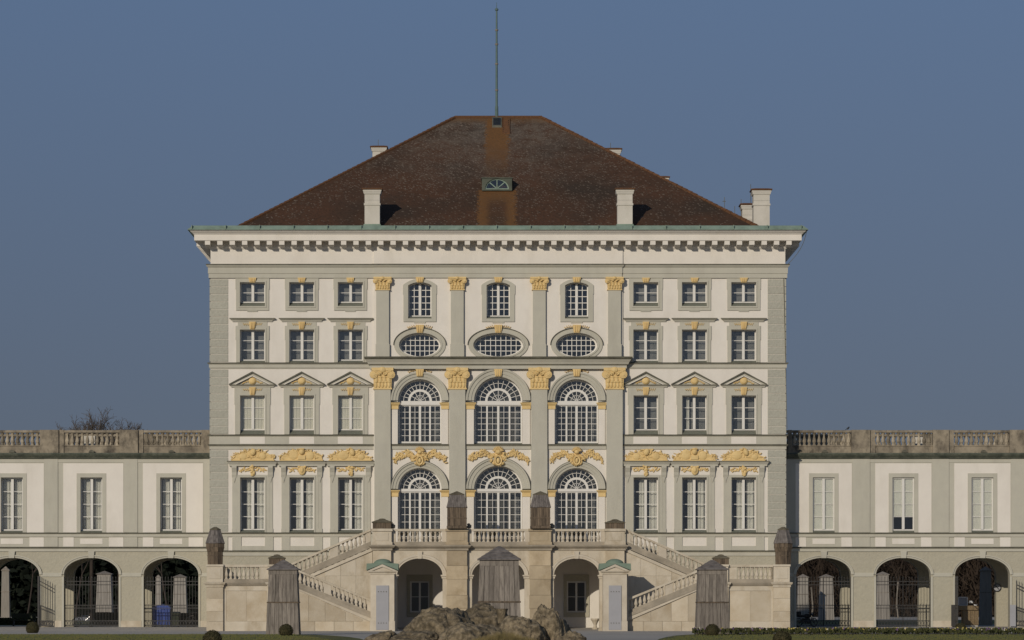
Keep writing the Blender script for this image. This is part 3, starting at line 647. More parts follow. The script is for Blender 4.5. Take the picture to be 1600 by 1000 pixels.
# ---- middle bays
def bars_polar(b, cx, cz, r0, r1, angs, y, wd):
    for a in angs:
        c, s_ = math.cos(a), math.sin(a); nx, nz = -s_*wd/2, c*wd/2
        b.prism([(cx+r0*c-nx, cz+r0*s_-nz), (cx+r1*c-nx, cz+r1*s_-nz), (cx+r1*c+nx, cz+r1*s_+nz), (cx+r0*c+nx, cz+r0*s_+nz)], y+.02, y+.08)
def big_arch_window(cx, h, ps, pb, ptr0, ptr1, rows, sq, seed):
    x = X(cx); H = h*S; zs = zz(ps); y = YW; b = MB(); g = .075; th = .016
    zb = zz(pb); zt0, zt1 = zz(ptr1), zz(ptr0)                  # transom
    b.box(x-H, x+H, y-.10, y+.1, zt0, zt1)
    b.arc(x, zt1, H-.1, (H-.1)*sq, [(0, y), (.1, y), (.1, y+.1), (0, y+.1), (0, y)], n=24)
    b.box(x-H, x-H+.1, y, y+.1, zb, zt0); b.box(x+H-.1, x+H, y, y+.1, zb, zt0); b.box(x-H+.1, x+H-.1, y, y+.1, zb, zb+.11)
    b.box(x-H+.1, x+H-.1, y, y+.1, zt0-.08, zt0)
    W = 2*(H-.1); lw = W/4; rh = (zt0-.08-zb-.11)/rows
    for i in (1, 2, 3): wd = .08 if i == 2 else .058; b.box(x-H+.1+i*lw-wd, x-H+.1+i*lw+wd, y-.03, y+.1, zb+.11, zt0-.08)
    for i in range(4): b.box(x-H+.1+(i+.5)*lw-th, x-H+.1+(i+.5)*lw+th, y+.02, y+.08, zb+.11, zt0-.08)
    for j in range(1, rows): b.box(x-H+.1, x+H-.1, y+.025, y+.075, zb+.11+j*rh-th, zb+.11+j*rh+th)
    ri, rm, ro = H*.50, H*.76, H-.1
    b.arc(x, zt1, ri, ri*sq, [(-.085, y), (.085, y), (.085, y+.1), (-.085, y+.1), (-.085, y)], n=20)
    b.arc(x, zt1, rm, rm*sq, [(-th, y+.02), (th, y+.02), (th, y+.08), (-th, y+.08), (-th, y+.02)], n=22)
    b.arc(x, zt1, H*.26, H*.26*sq, [(-th, y+.02), (th, y+.02), (th, y+.08), (-th, y+.08), (-th, y+.02)], n=14)
    bars_polar(b, x, zt1, ri, ro, [math.pi*i/12 for i in range(1, 12)], y, .038)
    bars_polar(b, x, zt1, .0, ri, [math.pi*i/6 for i in range(1, 6)], y, .038)
    o = b.build('arched_window', M['frame'], PW)
    for i in range(4):
        q = MB().box(-lw/2+.01, lw/2-.01, 0, .012, 0, zt0-.08-zb-.11).build('casement_glass', M['glass'], o, loc=(x-H+.1+(i+.5)*lw, y+.05, zb+.11))
        q.rotation_euler = (random.uniform(-.004, .004), 0, random.uniform(-.008, .008))
    MB().prism([(x+ro, zt1)] + circ(x, zt1, ro, ro*sq, 0, math.pi, 24)[1:], y+.05, y+.062).build('fanlight_glass', M['glass'], o)
    for s in (-1, 1): drape(o, x+s*H*.98, x+s*H*.72, y+.7, zb, zt1, 3, seed+s, 'net')
    drape(o, x-H, x+H, y+1.1, zb, zt1+H*sq, 8, seed+3, 'darknet')
    return o
for (c, h), kind in zip(MID, 'sms'):
    x = X(c); H = h*S; ro = 44.6*S if h < 36 else 50*S
    # piano nobile
    ps = 626
    o = big_arch_window(c, h-.3, ps, 692, 626.2, 632.5, 6, .985, int(c))
    b = MB(); e = ro-H
    b.arc(x, zz(ps), H, H*.985, [(0, YC), (0, YC-.10), (e*.35, YC-.12), (e*.36, YC-.17), (e*.78, YC-.19), (e*.8, YC-.26), (e, YC-.28), (e+.03, YC-.26), (e+.03, YC)], n=28, mis=[0,0,0,0,0,0,0,1])
    b.build('archivolt', G2, PW)
    for s in (-1, 1):
        xo, xi = x+s*(H+.02), x+s*(ro-.02)
        MB().box(min(xo, xi), max(xo, xi), YC-.10, YC, zz(694), zz(640)).build('arch_jamb', M['white'], PW)
        b = MB(); b.mould(min(xo, xi)+.03, max(xo, xi)-.03, YC-.06, profile([(0, 639.5), (.08, 639.5), (.08, 634.5), (.14, 632.4), (.2, 630.6), (.2, 629.4), (0, 629)])); b.build('gilt_impost', M['gold'], PW)
        MB().box(min(xo, xi)-.02, max(xo, xi)+.02, YC-.28, YC, zz(628.98), zz(628.1)).build('impost_flashing', M['lead'], PW)
    keystone(PW, c, 577.2, 588.5, 6.5, 4.6, YC, YC-.34); leafrow(PW, c, 578.5, 8, 18, YC-.06, 6, 1.4, 3.5)
    sill(o, x-H+.01, x+H-.01, YW+.02, YC+.05, zz(695.5), zz(692))
    # main floor
    ps = 764
    o = big_arch_window(c, h-.3, ps, 852, 763.5, 768, 7, .96, int(c)+5)
    b = MB()
    b.arc(x, zz(ps), H, H*.96, [(0, YC), (0, YC-.10), (e*.35, YC-.12), (e*.36, YC-.17), (e*.78, YC-.19), (e*.8, YC-.26), (e, YC-.28), (e+.04, YC-.26), (e+.04, YC)], n=28, mis=[0,0,0,0,0,0,1,1])
    b.build('archivolt', G2, PW)
    for s in (-1, 1):
        xo, xi = x+s*(H+.02), x+s*(ro-.02)
        MB().box(min(xo, xi), max(xo, xi), YC-.10, YC, zz(853), zz(776.5)).build('arch_jamb', M['white'], PW)
        MB().mould(min(xo, xi)+.03, max(xo, xi)-.03, YC-.06, profile([(0, 776.2), (.08, 776.2), (.08, 770.5), (.14, 768.4), (.2, 767), (.2, 766), (0, 765.7)])).build('gilt_impost', M['gold'], PW)
        MB().box(min(xo, xi)-.02, max(xo, xi)+.02, YC-.28, YC, zz(765.6), zz(764.7)).build('impost_flashing', M['lead'], PW)
    # cartouche and festoon
    sc = 1.0 if h < 36 else 1.12
    b = MB(); rnd = random.Random(int(c)); top = 699.5 if h < 36 else 697.5
    zc = zz(719)
    b.ell((x, YC-.12, zz(716.5)), (8.5*S*sc, .14, 9.5*S*sc), 14, 8); b.ell((x, YC-.36, zz(720)), (2.6*S*sc, .12, 4.2*S*sc), 12, 6)
    b.arc(x, zz(719.5), 4.4*S*sc, 6.2*S*sc, [(-.05, YC-.2), (-.05, YC-.38), (.05, YC-.40), (.08, YC-.3), (.08, YC-.15)], 0, 2*math.pi, 16)
    for i in range(30):
        a = rnd.uniform(0, 2*math.pi); q = rnd.uniform(.75, 1.15)
        b.ell((x+math.cos(a)*9.5*S*sc*q, YC-.18-.1*rnd.random(), zz(716.5)+math.sin(a)*8.5*S*sc*q), (rnd.uniform(.09, .17), .09, rnd.uniform(.05, .08)), 6, 4, rot=a+rnd.uniform(-.5, .9))
    for i in range(9):
        a = math.pi*(i+.5)/9; b.ell((x+math.cos(a)*5.2*S*sc, YC-.25, zz(705.5)+math.sin(a)*4.6*S*sc), (1.2*S*sc, .16, 3.2*S*sc), 6, 5, rot=a-math.pi/2)
    b.ell((x, YC-.3, zz(706.5)), (4*S*sc, .16, 3.4*S*sc), 10, 6)
    for s in (-1, 1):
        b.ell((x+s*9.5*S*sc, YC-.2, zz(715)), (3.6*S*sc, .16, 2.3*S*sc), 8, 5, rot=s*-.6); b.ell((x+s*6.5*S*sc, YC-.25, zz(724.5)), (2.8*S*sc, .14, 1.8*S*sc), 8, 5, rot=s*.8)
        b.ell((x+s*12*S*sc, YC-.16, zz(718.5)), (3.3*S*sc, .12, 1.6*S*sc), 8, 5, rot=s*-.9)
    for i in range(5): b.ell((x+(i-2)*2.3*S, YC-.22, zz(727.5-abs(i-2)*.9)), (1.2*S, .1, 1.9*S), 6, 4)
    b.build('gilt_cartouche', M['gold'], PW)
    ext = 40 if h < 36 else 46.5
    for s in (-1, 1):
        b = MB()
        for i in range(90):
            f = i/89; px = 10+(ext-10)*f; dz = 710.5 + 2.5*math.cos(f*9) + (max(0, f-.80)*60)
            b.ell((X(c+s*px)+rnd.uniform(-.08, .08), YC-.05-.08*rnd.random(), zz(dz)+rnd.uniform(-.22, .22)), (rnd.uniform(.09, .17), .055, rnd.uniform(.04, .06)), 6, 4, rot=rnd.uniform(-1.6, 1.6))
        b.build('gilt_festoon', M['gold'], PW)
    # top storey, segmental heads
    sg_o = seg_arch(c, 25.6, 503, 445, 435.8, 12); sg_i = seg_arch(c, 18.2, 498, 446, 441, 12)
    b = MB(); b.slab(sg_o, [sg_i], YC-.08, YC)
    b.box(x-26.4*S, x-25.6*S, YC-.08, YC, zz(460), zz(446)); b.box(x+25.6*S, x+26.4*S, YC-.08, YC, zz(460), zz(446))
    s_ = b.build('window_surround', M['grey'], PW)
    MB().box(x-9*S, x+9*S, YC-.06, YC, zz(505), zz(503.05)).build('apron', M['grey'], s_)
    keystone(s_, c, 433.6, 441.6, 6.6, 4.6, YC, YC-.24)
    b = MB(); H2 = 18*S; y = YW; z0, z1 = zz(494), zz(446.5); zc = zz(441.2)
    inner = seg_arch(c, 18.1, 494, 446.6, 441.4, 12); inn2 = seg_arch(c, 16.3, 492.4, 447.2, 443, 12)
    b.slab(inner, [inn2], y, y+.1); b.box(x-.09, x+.09, y-.04, y+.1, zz(492.4), zz(443))
    for s in (-1, 1):
        b.box(x+s*9*S-.024, x+s*9*S+.024, y+.02, y+.08, zz(492.4), zz(444.4))
    for i in range(1, 5): b.box(x-16.3*S, x+16.3*S, y+.03, y+.07, zz(492.4)+i*(zz(443)-zz(492.4))/5-.024, zz(492.4)+i*(zz(443)-zz(492.4))/5+.024)
    wdw = b.build('window', M['frame'], PW)
    for s in (-1, 1):
        for q in (0, 1):
            for i in range(5):
                xa = x+s*(.09 if q == 0 else 9*S+.024); xb = x+s*(9*S-.024 if q == 0 else 16.3*S); hh = (zz(443)-zz(492.4))/5
                pane(abs(xb-xa), hh-.05 if i < 4 else hh*.78, wdw, (xa+xb)/2, y+.05, zz(492.4)+(i+(.5 if i < 4 else .42))*hh)
    sill(wdw, x-H2+.003, x+H2-.003, YW+.05, YC+.02, zz(497.9), zz(494))
    # oval
    a_o, a_i = (40.3, 32.5) if h < 36 else (47, 39)
    oo = [p for p in ovalp(c, 539, a_o, 26, 40)]
    b = MB(); b.slab([(px, max(pz, zz(557.9))) for px, pz in oo], [ovalp(c, 539, a_i, 18.7, 40)], YC-.08, YC)
    s_ = b.build('oval_surround', M['grey'], PW)
    b = MB(); b.arc(x, zz(539), a_o*S, 26*S, [(0, YC), (0, YC-.16), (.05, YC-.17), (.05, YC)], R(0), R(180), 24, mis=[0, 1, 1]); b.arc(x, zz(539), a_i*S, 18.8*S, [(0, YC), (0, YC-.12), (.12, YC-.12), (.14, YC)], 0, 2*math.pi, 40, mi=0)
    b.build('oval_moulding', G2, s_)
    keystone(s_, c, 508, 520.3, 6.6, 4.4, YC, YC-.26); leafrow(s_, c, 510, 8, 19, YC-.04, 6, 1.5, 2.5)
    b = MB(); ai, bi = (a_i-3)*S, 16.6*S; zc = zz(539.5)
    b.arc(x, zc, ai, bi, [(0, y), (.12, y), (.12, y+.1), (0, y+.1), (0, y)], 0, 2*math.pi, 40)
    n = 8 if h < 36 else 9
    for i in range(1, n):
        xx = -ai + 2*ai*i/n; zh = bi*math.sqrt(1-(xx/ai)**2); b.box(x+xx-.024, x+xx+.024, y+.02, y+.08, zc-zh, zc+zh)
    for i in range(1, 4):
        zq = -bi + 2*bi*i/4; xh = ai*math.sqrt(1-(zq/bi)**2); b.box(x-xh, x+xh, y+.025, y+.075, zc+zq-.024, zc+zq+.024)
    wdw = b.build('oval_window', M['frame'], PW)
    MB().prism([(x+ai*math.cos(2*math.pi*i/32), zc+bi*math.sin(2*math.pi*i/32)) for i in range(32)], y+.05, y+.062).build('oval_glass', M['glass'], wdw)
# ground-floor windows at the back of the loggia
for c, h in GW:
    x = X(c)
    b = MB(); b.slab(rect(x-20*S, x+20*S, zz(964), zz(898)), [rect(x-h*S, x+h*S, zz(957), zz(908))], YC-.09, YC); b.build('window_surround', M['rough'], PW)
    casement(PW, c, h, 908.2, 956.8, 2, .0, fw=2.2, mw=1.5, gl='clearglass')
MB().box(X(762), X(795), .1, .2, zz(979), zz(908)).build('door', M['woodbrown'], PW)

# ---- roof
GX, GY0, GY1 = BR+1.45, -1.45, DEPTH+1.45
t0, zr0, tr, zr = 2.45, 27.82, 18.38, 38.12
def rp(t, z): return [(-GX+t, GY0+t, z), (GX-t, GY0+t, z), (GX-t, GY1-t, z), (-GX+t, GY1-t, z)]
b = MB(); lv = [(t0, zr0), (3.24, 28.31), (9, 32.12), (tr, zr)]
yr = (GY0+GY1)/2
for (ta, za), (tb, zb) in zip(lv[:-1], lv[1:]):
    A = rp(ta, za); B = rp(tb, zb)
    b.add(A+B, [(i, (i+1) % 4, 4+(i+1) % 4, 4+i) for i in range(4)])
roof = b.build('roof', M['roof'], PW)
b = MB(); xr = GX-tr                                             # ridge and hip tiles, overlapping
n = 17
for i in range(n): b.tube((-xr+2*xr*i/n, yr, zr+.03), (-xr+2*xr*(i+1.1)/n, yr, zr+.05), .15, .13, 6)
for sx in (-1, 1):
    for ye, yq in ((GY0, 1), (GY1, -1)):
        m_ = 46
        for i in range(m_):
            f0, f1 = i/m_, (i+1.15)/m_
            def hp(f): t = 3.0+(tr-3.0)*f; return (sx*(GX-t), ye+yq*t, 28.15+(zr-28.15)*f+.03)
            b.tube(hp(f0), hp(f1), .16, .12, 6)
r_ = b.build('ridge_tile', M['tilecap'], roof); r_['kind'] = 'stuff'
def chimney(px, y, pt, pb, hw, caphw, dep=1.1, par=roof, lower=1.5):
    x = X(px, y); k = K(y); w_ = hw*S*k; zt = Z(pt, y); zb = Z(pb, y)-lower
    b = MB(); b.box(x-w_, x+w_, y, y+dep, zb, zt-.75); b.box(x-w_-.05, x+w_+.05, y-.05, y+dep+.05, zt-1.12, zt-.98)
    b.ring(x-w_, x+w_, y, y+dep, [(0, zt-.76), (.0, zt-.34), (.05, zt-.32), (.1, zt-.14), (.12, zt-.12), (.12, zt-.02), (-.3, zt-.01)])
    c = b.build('chimney', M['chimney'], par)
    q = MB(); q.ring(x-w_, x+w_, y, y+dep, [(.0, zt-.025), (.17, zt-.02), (.2, zt+.04), (.17, zt+.09), (-.15, zt+.15), (-.5, zt+.16)]); q.build('chimney_cap', M['tilecap'], par)
    return c
chimney(581.5, 1.45, 296, 352, 11.8, 14); chimney(976.5, 1.45, 296, 352, 11.8, 14)
for px in (581.5, 976.5): MB().box(X(px-11.5, 1.4)-.08, X(px+11.5, 1.4)+.08, 1.32, 1.44, 27.9, 28.5).build('copper_flashing', M['copper'], roof)
chimney(1190, 8., 297, 356, 12.6, 15.5, 1.3, lower=.3); chimney(1169, 13., 320, 345, 9, 11, 1.3, lower=.6)
chimney(592, 27., 230, 246, 10, 12.5, 1.3, lower=2.5); chimney(958.5, 27., 233.5, 246, 10, 12.5, 1.3, lower=2.5)
chimney(1036, 27., 277.5, 284, 7, 8, 1.3, lower=2.5)
# dormer with a half-round fanlight, skylight, ladder of tiles
def roof_pt(z): f = (z-28.31)/(zr-28.31); t = 3.24+(tr-3.24)*f; return GY0+t
zd0, zd1 = 31.35, 32.25
yd = roof_pt(zd0)-.05; kx = K(yd)
xd = X(776.5, yd); w_ = 23.5*S*kx
zd0, zd1 = Z(298, yd), Z(279, yd)
b = MB(); b.slab(rect(xd-w_, xd+w_, zd0, zd1), [arched(xd, .86, zd0+.1, zd0+.12, .74, 14)], yd-.1, yd+.05); b.box(xd-w_-.05, xd+w_+.05, yd-.15, yd+1.7, zd1, zd1+.07)
b.add([(xd-w_, yd, zd0), (xd-w_, yd, zd1), (xd-w_, yd+1.6, zd1)], [(0, 1, 2)]); b.add([(xd+w_, yd, zd0), (xd+w_, yd, zd1), (xd+w_, yd+1.6, zd1)], [(0, 1, 2)])
b.build('dormer', M['oldcopper'], roof)
b = MB(); b.arc(xd, zd0+.12, .78, .66, [(0, yd), (.10, yd), (.10, yd+.1), (0, yd+.1)], n=16); b.box(xd-.86, xd+.86, yd-.02, yd+.08, zd0+.08, zd0+.17)
bars_polar(b, xd, zd0+.15, 0, .76, [R(a) for a in (40, 90, 140)], yd, .07); b.build('dormer_window', M['copper'], roof)
MB().prism(arched(xd, .84, zd0+.12, zd0+.13, .7, 12), yd+.06, yd+.075).build('dormer_glass', M['glass'], roof)
def on_roof(px, py):                                            # point of the front slope seen at photo pixel
    y = 10.
    for _ in range(30): y = roof_pt(Z(py, y))
    return X(px, y), y, Z(py, y)
x, y, z = on_roof(776.5, 193)
b = MB(); sl_ = (zr-28.31)/(tr-3.24)
def slope_box(b, x0, x1, ya, yb, lift, mi=0):
    za, zb = z+(ya-y)*sl_, z+(yb-y)*sl_
    b.add([(x0, ya, za-.1), (x1, ya, za-.1), (x1, yb, zb-.1), (x0, yb, zb-.1), (x0, ya, za+lift), (x1, ya, za+lift), (x1, yb, zb+lift), (x0, yb, zb+lift)],
          [(0,1,5,4),(1,2,6,5),(2,3,7,6),(3,0,4,7),(4,5,6,7)], mi)
slope_box(b, x-.36, x+.36, y-.6, y+.7, .14, 0); slope_box(b, x-.28, x+.28, y-.5, y+.5, .16, 1)
b.build('skylight', [M['lead'], M['black']], roof)
b = MB()
for i in range(7): slope_box(b, x+.42, x+.95-.02*i, y-1.5+i*.3, y-1.36+i*.3, .09)
slope_box(b, x+.40, x+.46, y-1.55, y+.6, .10); slope_box(b, x+.93, x+.98, y-1.55, y+.6, .10)
b.build('roof_ladder', M['tilecap'], roof)
b = MB(); prev = None                                            # lightning cable from the right corner
for i in range(13):
    f = i/12; p = (GX-.05-1.55*f+.35*math.sin(f*3.1), -1.3+1.2*f, zz(363)-(zz(363)-zz(420))*f*1.0)
    if prev: b.tube(prev, p, .022, n=4)
    prev = p
b.tube(prev, (BR+.12, -.05, zz(670)), .022, n=4); b.build('lightning_cable', M['lead'], PW)
# flagpole
fp = thing('flagpole', 'slender green flagpole rising from the middle of the roof ridge', 'flagpole', (X(776, yr), yr, zr-.1))
b = MB(); top = Z(16, yr)-zr+.1
b.lathe(0, 0, [(.13, 0), (.12, top*.12), (.09, top*.12+.02), (.085, top*.5), (.06, top*.98), (.05, top)], 8); b.build('pole', M['poleverd'], fp)
b = MB(); b.ell((0, 0, top+.05), (.14, .14, .12), 8, 5); b.tube((0, 0, top), (0, 0, top+.6), .03, .015, 5); b.build('finial', M['poleverd'], fp)
for q in (.26, .5, .68, .81): MB().lathe(0, 0, [(.12, top*q), (.12, top*q+.12)], 8).build('pole_collar', M['palebark'], fp)
b = MB()
for px, py, y in ((1181, 283, 9.), (1132, 309, 20.), (1148, 322, 15.)):
    pass
for i, (px, pt, pb, y) in enumerate(((1132, 308, 330, 20.), (1148, 322, 338, 16.), (1158, 311, 330, 14.), (1173, 288, 305, 9.5), (591, 218, 228, 27.5), (954, 223, 234, 27.5))):
    b = MB(); b.tube((X(px, y), y, Z(pt, y)), (X(px, y), y, Z(pb, y)-.6), .025, n=4)
    if i == 0: b.box(X(px-3, y), X(px+2, y), y-.02, y+.02, Z(pt+7, y), Z(pt+6, y))
    b.build('lightning_rod', M['lead'], roof)

# ------------------------------------------------------------------ the two wings
WY, WD = 2.5, 6.2
BALM = {}
def baluster_mesh(h, r, m, square=False):
    k = (round(h, 2), round(r, 3), m)
    if k not in BALM:
        pr = [(.95, 0), (.95, .07), (.6, .1), (.62, .16), (1., .30), (.92, .42), (.5, .68), (.42, .80), (.72, .86), (.72, .9), (.95, .93), (.95, 1.)]
        mb = MB(); mb.lathe(0, 0, [(a*r, z*h) for a, z in pr], 7)
        o = mb.build('baluster', M[m]); BALM[k] = o.data; bpy.data.objects.remove(o)
    return BALM[k]
def wing(sgn, centers, label, panels, blinds, ped, bal, name='palace_wing'):
    W_ = thing(name, label, 'palace', (0, 0, 0), 'low arcaded palace wings')
    y = WY
    zx = lambda p: Z(p, y); xx = lambda p: X(p, y)
    xin = BL-.01 if sgn < 0 else BR+.01
    xo = xx(-330) if sgn < 0 else xx(1900)
    l, r = min(xin, xo), max(xin, xo)
    cs = centers
    A, rise = 42.8*S*K(y), 26*S*K(y)
    zs, zb = zx(897.5), -.2
    # arcade wall, front and back, with the vault between
    holes = [arched(xx(c), A, 0.01-.15, zs, rise, 20) for c in cs]
    b = MB(); b.slab(rect(l, r, -.3, zx(858)), holes, y, y+.9); b.build('arcade_wall', M['rough'], W_)
    Ar = A - (.22 if sgn > 0 else .05)
    MB().slab(rect(l, r, -.3, zx(858)), [arched(xx(c), Ar, -.15, zs, rise, 20) for c in cs], y+5.3, y+WD).build('rear_wall', M['rough'], W_)
    b = MB(); b.box(l, r, y+.9, y+5.3, zx(868), zx(858)); b.build('vault_ceiling', M['grey'], W_)
    # upper floor
    wn = [rect(xx(c-17), xx(c+17), zx(832.5), zx(746)) for c in cs]
    MB().slab(rect(l, r, zx(858), zx(711)), wn, y, y+.5).build('wall', M['grey'], W_)
    MB().box(l, r, y+WD-.5, y+WD, zx(858), zx(711)).build('rear_upper_wall', M['grey'], W_)
    MB().box(l, r, y+.51, y+WD-.51, zx(713), zx(711.5)).build('flat_roof', M['lead'], W_)
    MB().box(l, r, y+3.2, y+3.3, zx(857), zx(714)).build('interior', M['inside'], W_)
    end = xo
    MB().box(end-.25, end+.25, y+.91, y+5.29, -.3, zx(712)).build('end_wall', M['grey'], W_)
    # white fields round the windows
    for i, c in enumerate(cs):
        pl, pr = panels
        out = rect(xx(c-pl), xx(c+pr), zx(832), zx(724)); hole = [rect(xx(c-23), xx(c+23), zx(832)+.001, zx(739.5))]
        loop = [(xx(c-23), zx(832)), (xx(c-pl), zx(832)), (xx(c-pl), zx(724)), (xx(c+pr), zx(724)), (xx(c+pr), zx(832)), (xx(c+23), zx(832)), (xx(c+23), zx(739.5)), (xx(c-23), zx(739.5))]
        MB().slab(loop[::-1], [], y-.025, y).build('white_panel', M['white'], W_)
        h = 23
        loop = [(xx(c-17), zx(832)), (xx(c-h), zx(832)), (xx(c-h), zx(739.5)), (xx(c+h), zx(739.5)), (xx(c+h), zx(832)), (xx(c+17), zx(832)), (xx(c+17), zx(746)), (xx(c-17), zx(746))]
        b = MB(); b.slab(loop[::-1], [], y-.055, y)
        b.build('window_surround', M['grey'], W_)
        wdw, (a0, a1, q0, q1) = casement(W_, c, 17, 746.2, 829, 4, y+(.3 if sgn < 0 else .12), dd=y, fw=2., mw=2.)
        sill(wdw, xx(c-17)+.003, xx(c+17)-.003, y+.35 if sgn < 0 else y+.15, y-.02, zx(832), zx(829.2))
        if sgn < 0:
            m_ = (a0+a1)/2; drape(wdw, a0, a0+(m_-a0)*.82, y+.7, q0, q1, 4, i); drape(wdw, m_+(m_-a0)*.15, a1, y+.7, q0, q1, 4, i+5)
        else:
            zb_ = q0 + (q1-q0)*(.26 if i == 1 else 0.)
            MB().box(a0-.03, a1+.03, y+.221, y+.235, zb_, q1).build('roller_blind', M['blind'], wdw)
        # pedestal zone
        for a_, b_ in ((-pl, -h-4.5), (h+4.5, pr)): MB().box(xx(c+a_), xx(c+b_), y-.025, y, zx(854.2), zx(839.2)).build('white_panel', M['white'], W_)
        MB().box(xx(c-h+5.5), xx(c+h-5.5), y-.02, y, zx(850), zx(841.5)).build('white_panel', M['white'], W_)
        # arch mouldings
        b = MB(); b.arc(xx(c), zs, A, rise, [(0, y+.02), (0, y-.06), (.10, y-.08), (.13, y-.13), (.2, y-.13), (.2, y)], n=24, mis=[0]*5); b.build('archivolt', M['grey'], W_)
        b = MB(); b.prism([(xx(c-4), zx(872)), (xx(c+4), zx(872)), (xx(c+5), zx(861.5)), (xx(c-5), zx(861.5))], y-.17, y); b.build('keystone', M['grey'], W_)
        for s in (-1, 1):
            xe = xx(c)+s*A; q0_, q1_ = sorted((xe, xe+s*3.2*S))
            MB().box(q0_, q1_, y-.07, y+.01, -.2, zx(901.2)).build('jamb_strip', M['grey'], W_)
    # pilaster strips, impost band pieces, plinths between the arches
    pitch = 124.4
    bounds = [cs[0]-pitch] + list(cs) + [cs[-1]+pitch]
    for a_, b_ in zip(bounds[:-1], bounds[1:]):
        m_ = (a_+b_)/2
        pl, pr = panels
        p0, p1 = a_+pr+.6, b_-pl-.6
        def clip(v): return max(l, min(r, v))
        x0, x1 = clip(xx(p0)), clip(xx(p1))
        if x1-x0 > .2:
            MB().box(x0, x1-min(.35, (x1-x0)*.3), y-.06, y, zx(832), zx(717)).build('pilaster_strip', M['grey'], W_)
            MB().box(x0, x1-min(.35, (x1-x0)*.3), y-.06, y, zx(854.3), zx(839.1)).build('pilaster_strip', M['grey'], W_)
        x0, x1 = clip(xx(a_+46.2)), clip(xx(b_-46.2))
        if x1-x0 > .2:
            MB().box(x0, x1, y-.05, y, zx(901), zx(895)).build('impost_band', M['grey'], W_)
            MB().box(x0, x1, y-.09, y, -.2, zx(970)).build('plinth', M['stone'], W_)
    MB().box(l, r, y-.03, y, zx(722.6), zx(717)).build('frieze_band', M['grey'], W_)
    pf = lambda pts: [(d, zx(p)) for d, p in pts]
    MB().mould(l, r, y, pf([(0, 838.8), (.10, 838.8), (.10, 834.8), (.16, 834), (.18, 832.8), (0, 832.2)]), mis=[0,0,0,1,1], ends=(0, 0)).build('string_course', G2, W_)
    MB().mould(l, r, y, pf([(0, 861.6), (.08, 861.6), (.08, 857.6), (.16, 856.6), (.18, 855), (0, 854.4)]), mis=[0,0,0,1,1], ends=(0, 0)).build('string_course', G2, W_)
    MB().mould(l, r, y, pf([(0, 716.5), (.14, 716.5), (.2, 714.6), (.34, 712), (.40, 709.4), (.36, 708), (0, 707.5)]), mis=[1,1,1,1,1,1], ends=(0, 0)).build('gutter', [M['grey'], M['gutter']], W_)
    for c in cs: MB().arc(xx(c)+.05, zx(707.6), .2, .2, [(0, y-.42), (0, y-.2), (-.2, y-.2), (-.2, y-.42), (0, y-.42)], n=8).build('rainwater_spout', M['lead'], W_)
    # balustrades: front and rear edge of the flat roof
    for yy, vis in ((y-.05, 1), (y+WD-.4, 0)):
        zt, zr_, zbb, z0 = Z(672.3, y), Z(676, y), Z(697.5, y), Z(708, y)
        def X2(p): return X(p, y)
        p = MB(); p.box(l, r, yy-.05, yy+.4, zr_, zt); p.box(l, r, yy, yy+.36, z0, zbb); p.box(l, r, yy-.04, yy+.40, zbb+.002, zbb+.07)
        par = p.build('balustrade', M['weathered'], W_)
        for a_, b_ in ped:
            MB().box(X2(a_), X2(b_), yy-(.22 if b_-a_ > 15 else .09), yy+.42, z0+.01, zt+.02).build('pedestal', M['weathered'], par)
        for a_, b_ in bal:
            nb = max(2, round((b_-a_)/7.9))
            for i in range(nb):
                o = link('baluster', baluster_mesh(zr_-zbb-.07, .145, 'weath_bal'), par, (X2(a_+(i+.5)*(b_-a_)/nb), yy+.18, zbb+.07))
    return W_
cl = [18.6-124.6*2, 18.6-124.6, 18.6, 142.8, 267.3]
wing(-1, cl, 'cream arcaded wing left of the tall block with net curtains in its upper windows', (44, 50), 0,
     [(-33, -24), (-62, -33), (63, 92), (92.3, 100), (187, 216), (216.3, 224), (315, 328.5)], [(-24, 62), (101, 187), (225, 315)])
cr = [1287, 1411.5, 1535, 1659.5, 1784]
WR = wing(1, cr, 'cream arcaded wing right of the tall block with white blinds in its upper windows', (44, 44), 1,
     [(1231, 1237), (1330, 1359), (1359.3, 1367), (1457, 1482), (1482.3, 1490), (1577, 1606)], [(1238, 1330), (1368, 1456), (1491, 1577), (1606, 1640)])
# low plaster stubs on the flat roofs
tag(MB().box(X(131, 5), X(148, 5), 5, 6, Z(708, 5), Z(681, 5)).build('roof_vent', M['chimney']), 'square plaster vent behind the balusters of the left wing roof', 'vent')
tag(MB().box(X(1426, 5), X(1445, 5), 5, 6, Z(708, 5), Z(683, 5)).build('roof_vent', M['chimney']), 'square plaster vent behind the balusters of the right wing roof', 'vent')

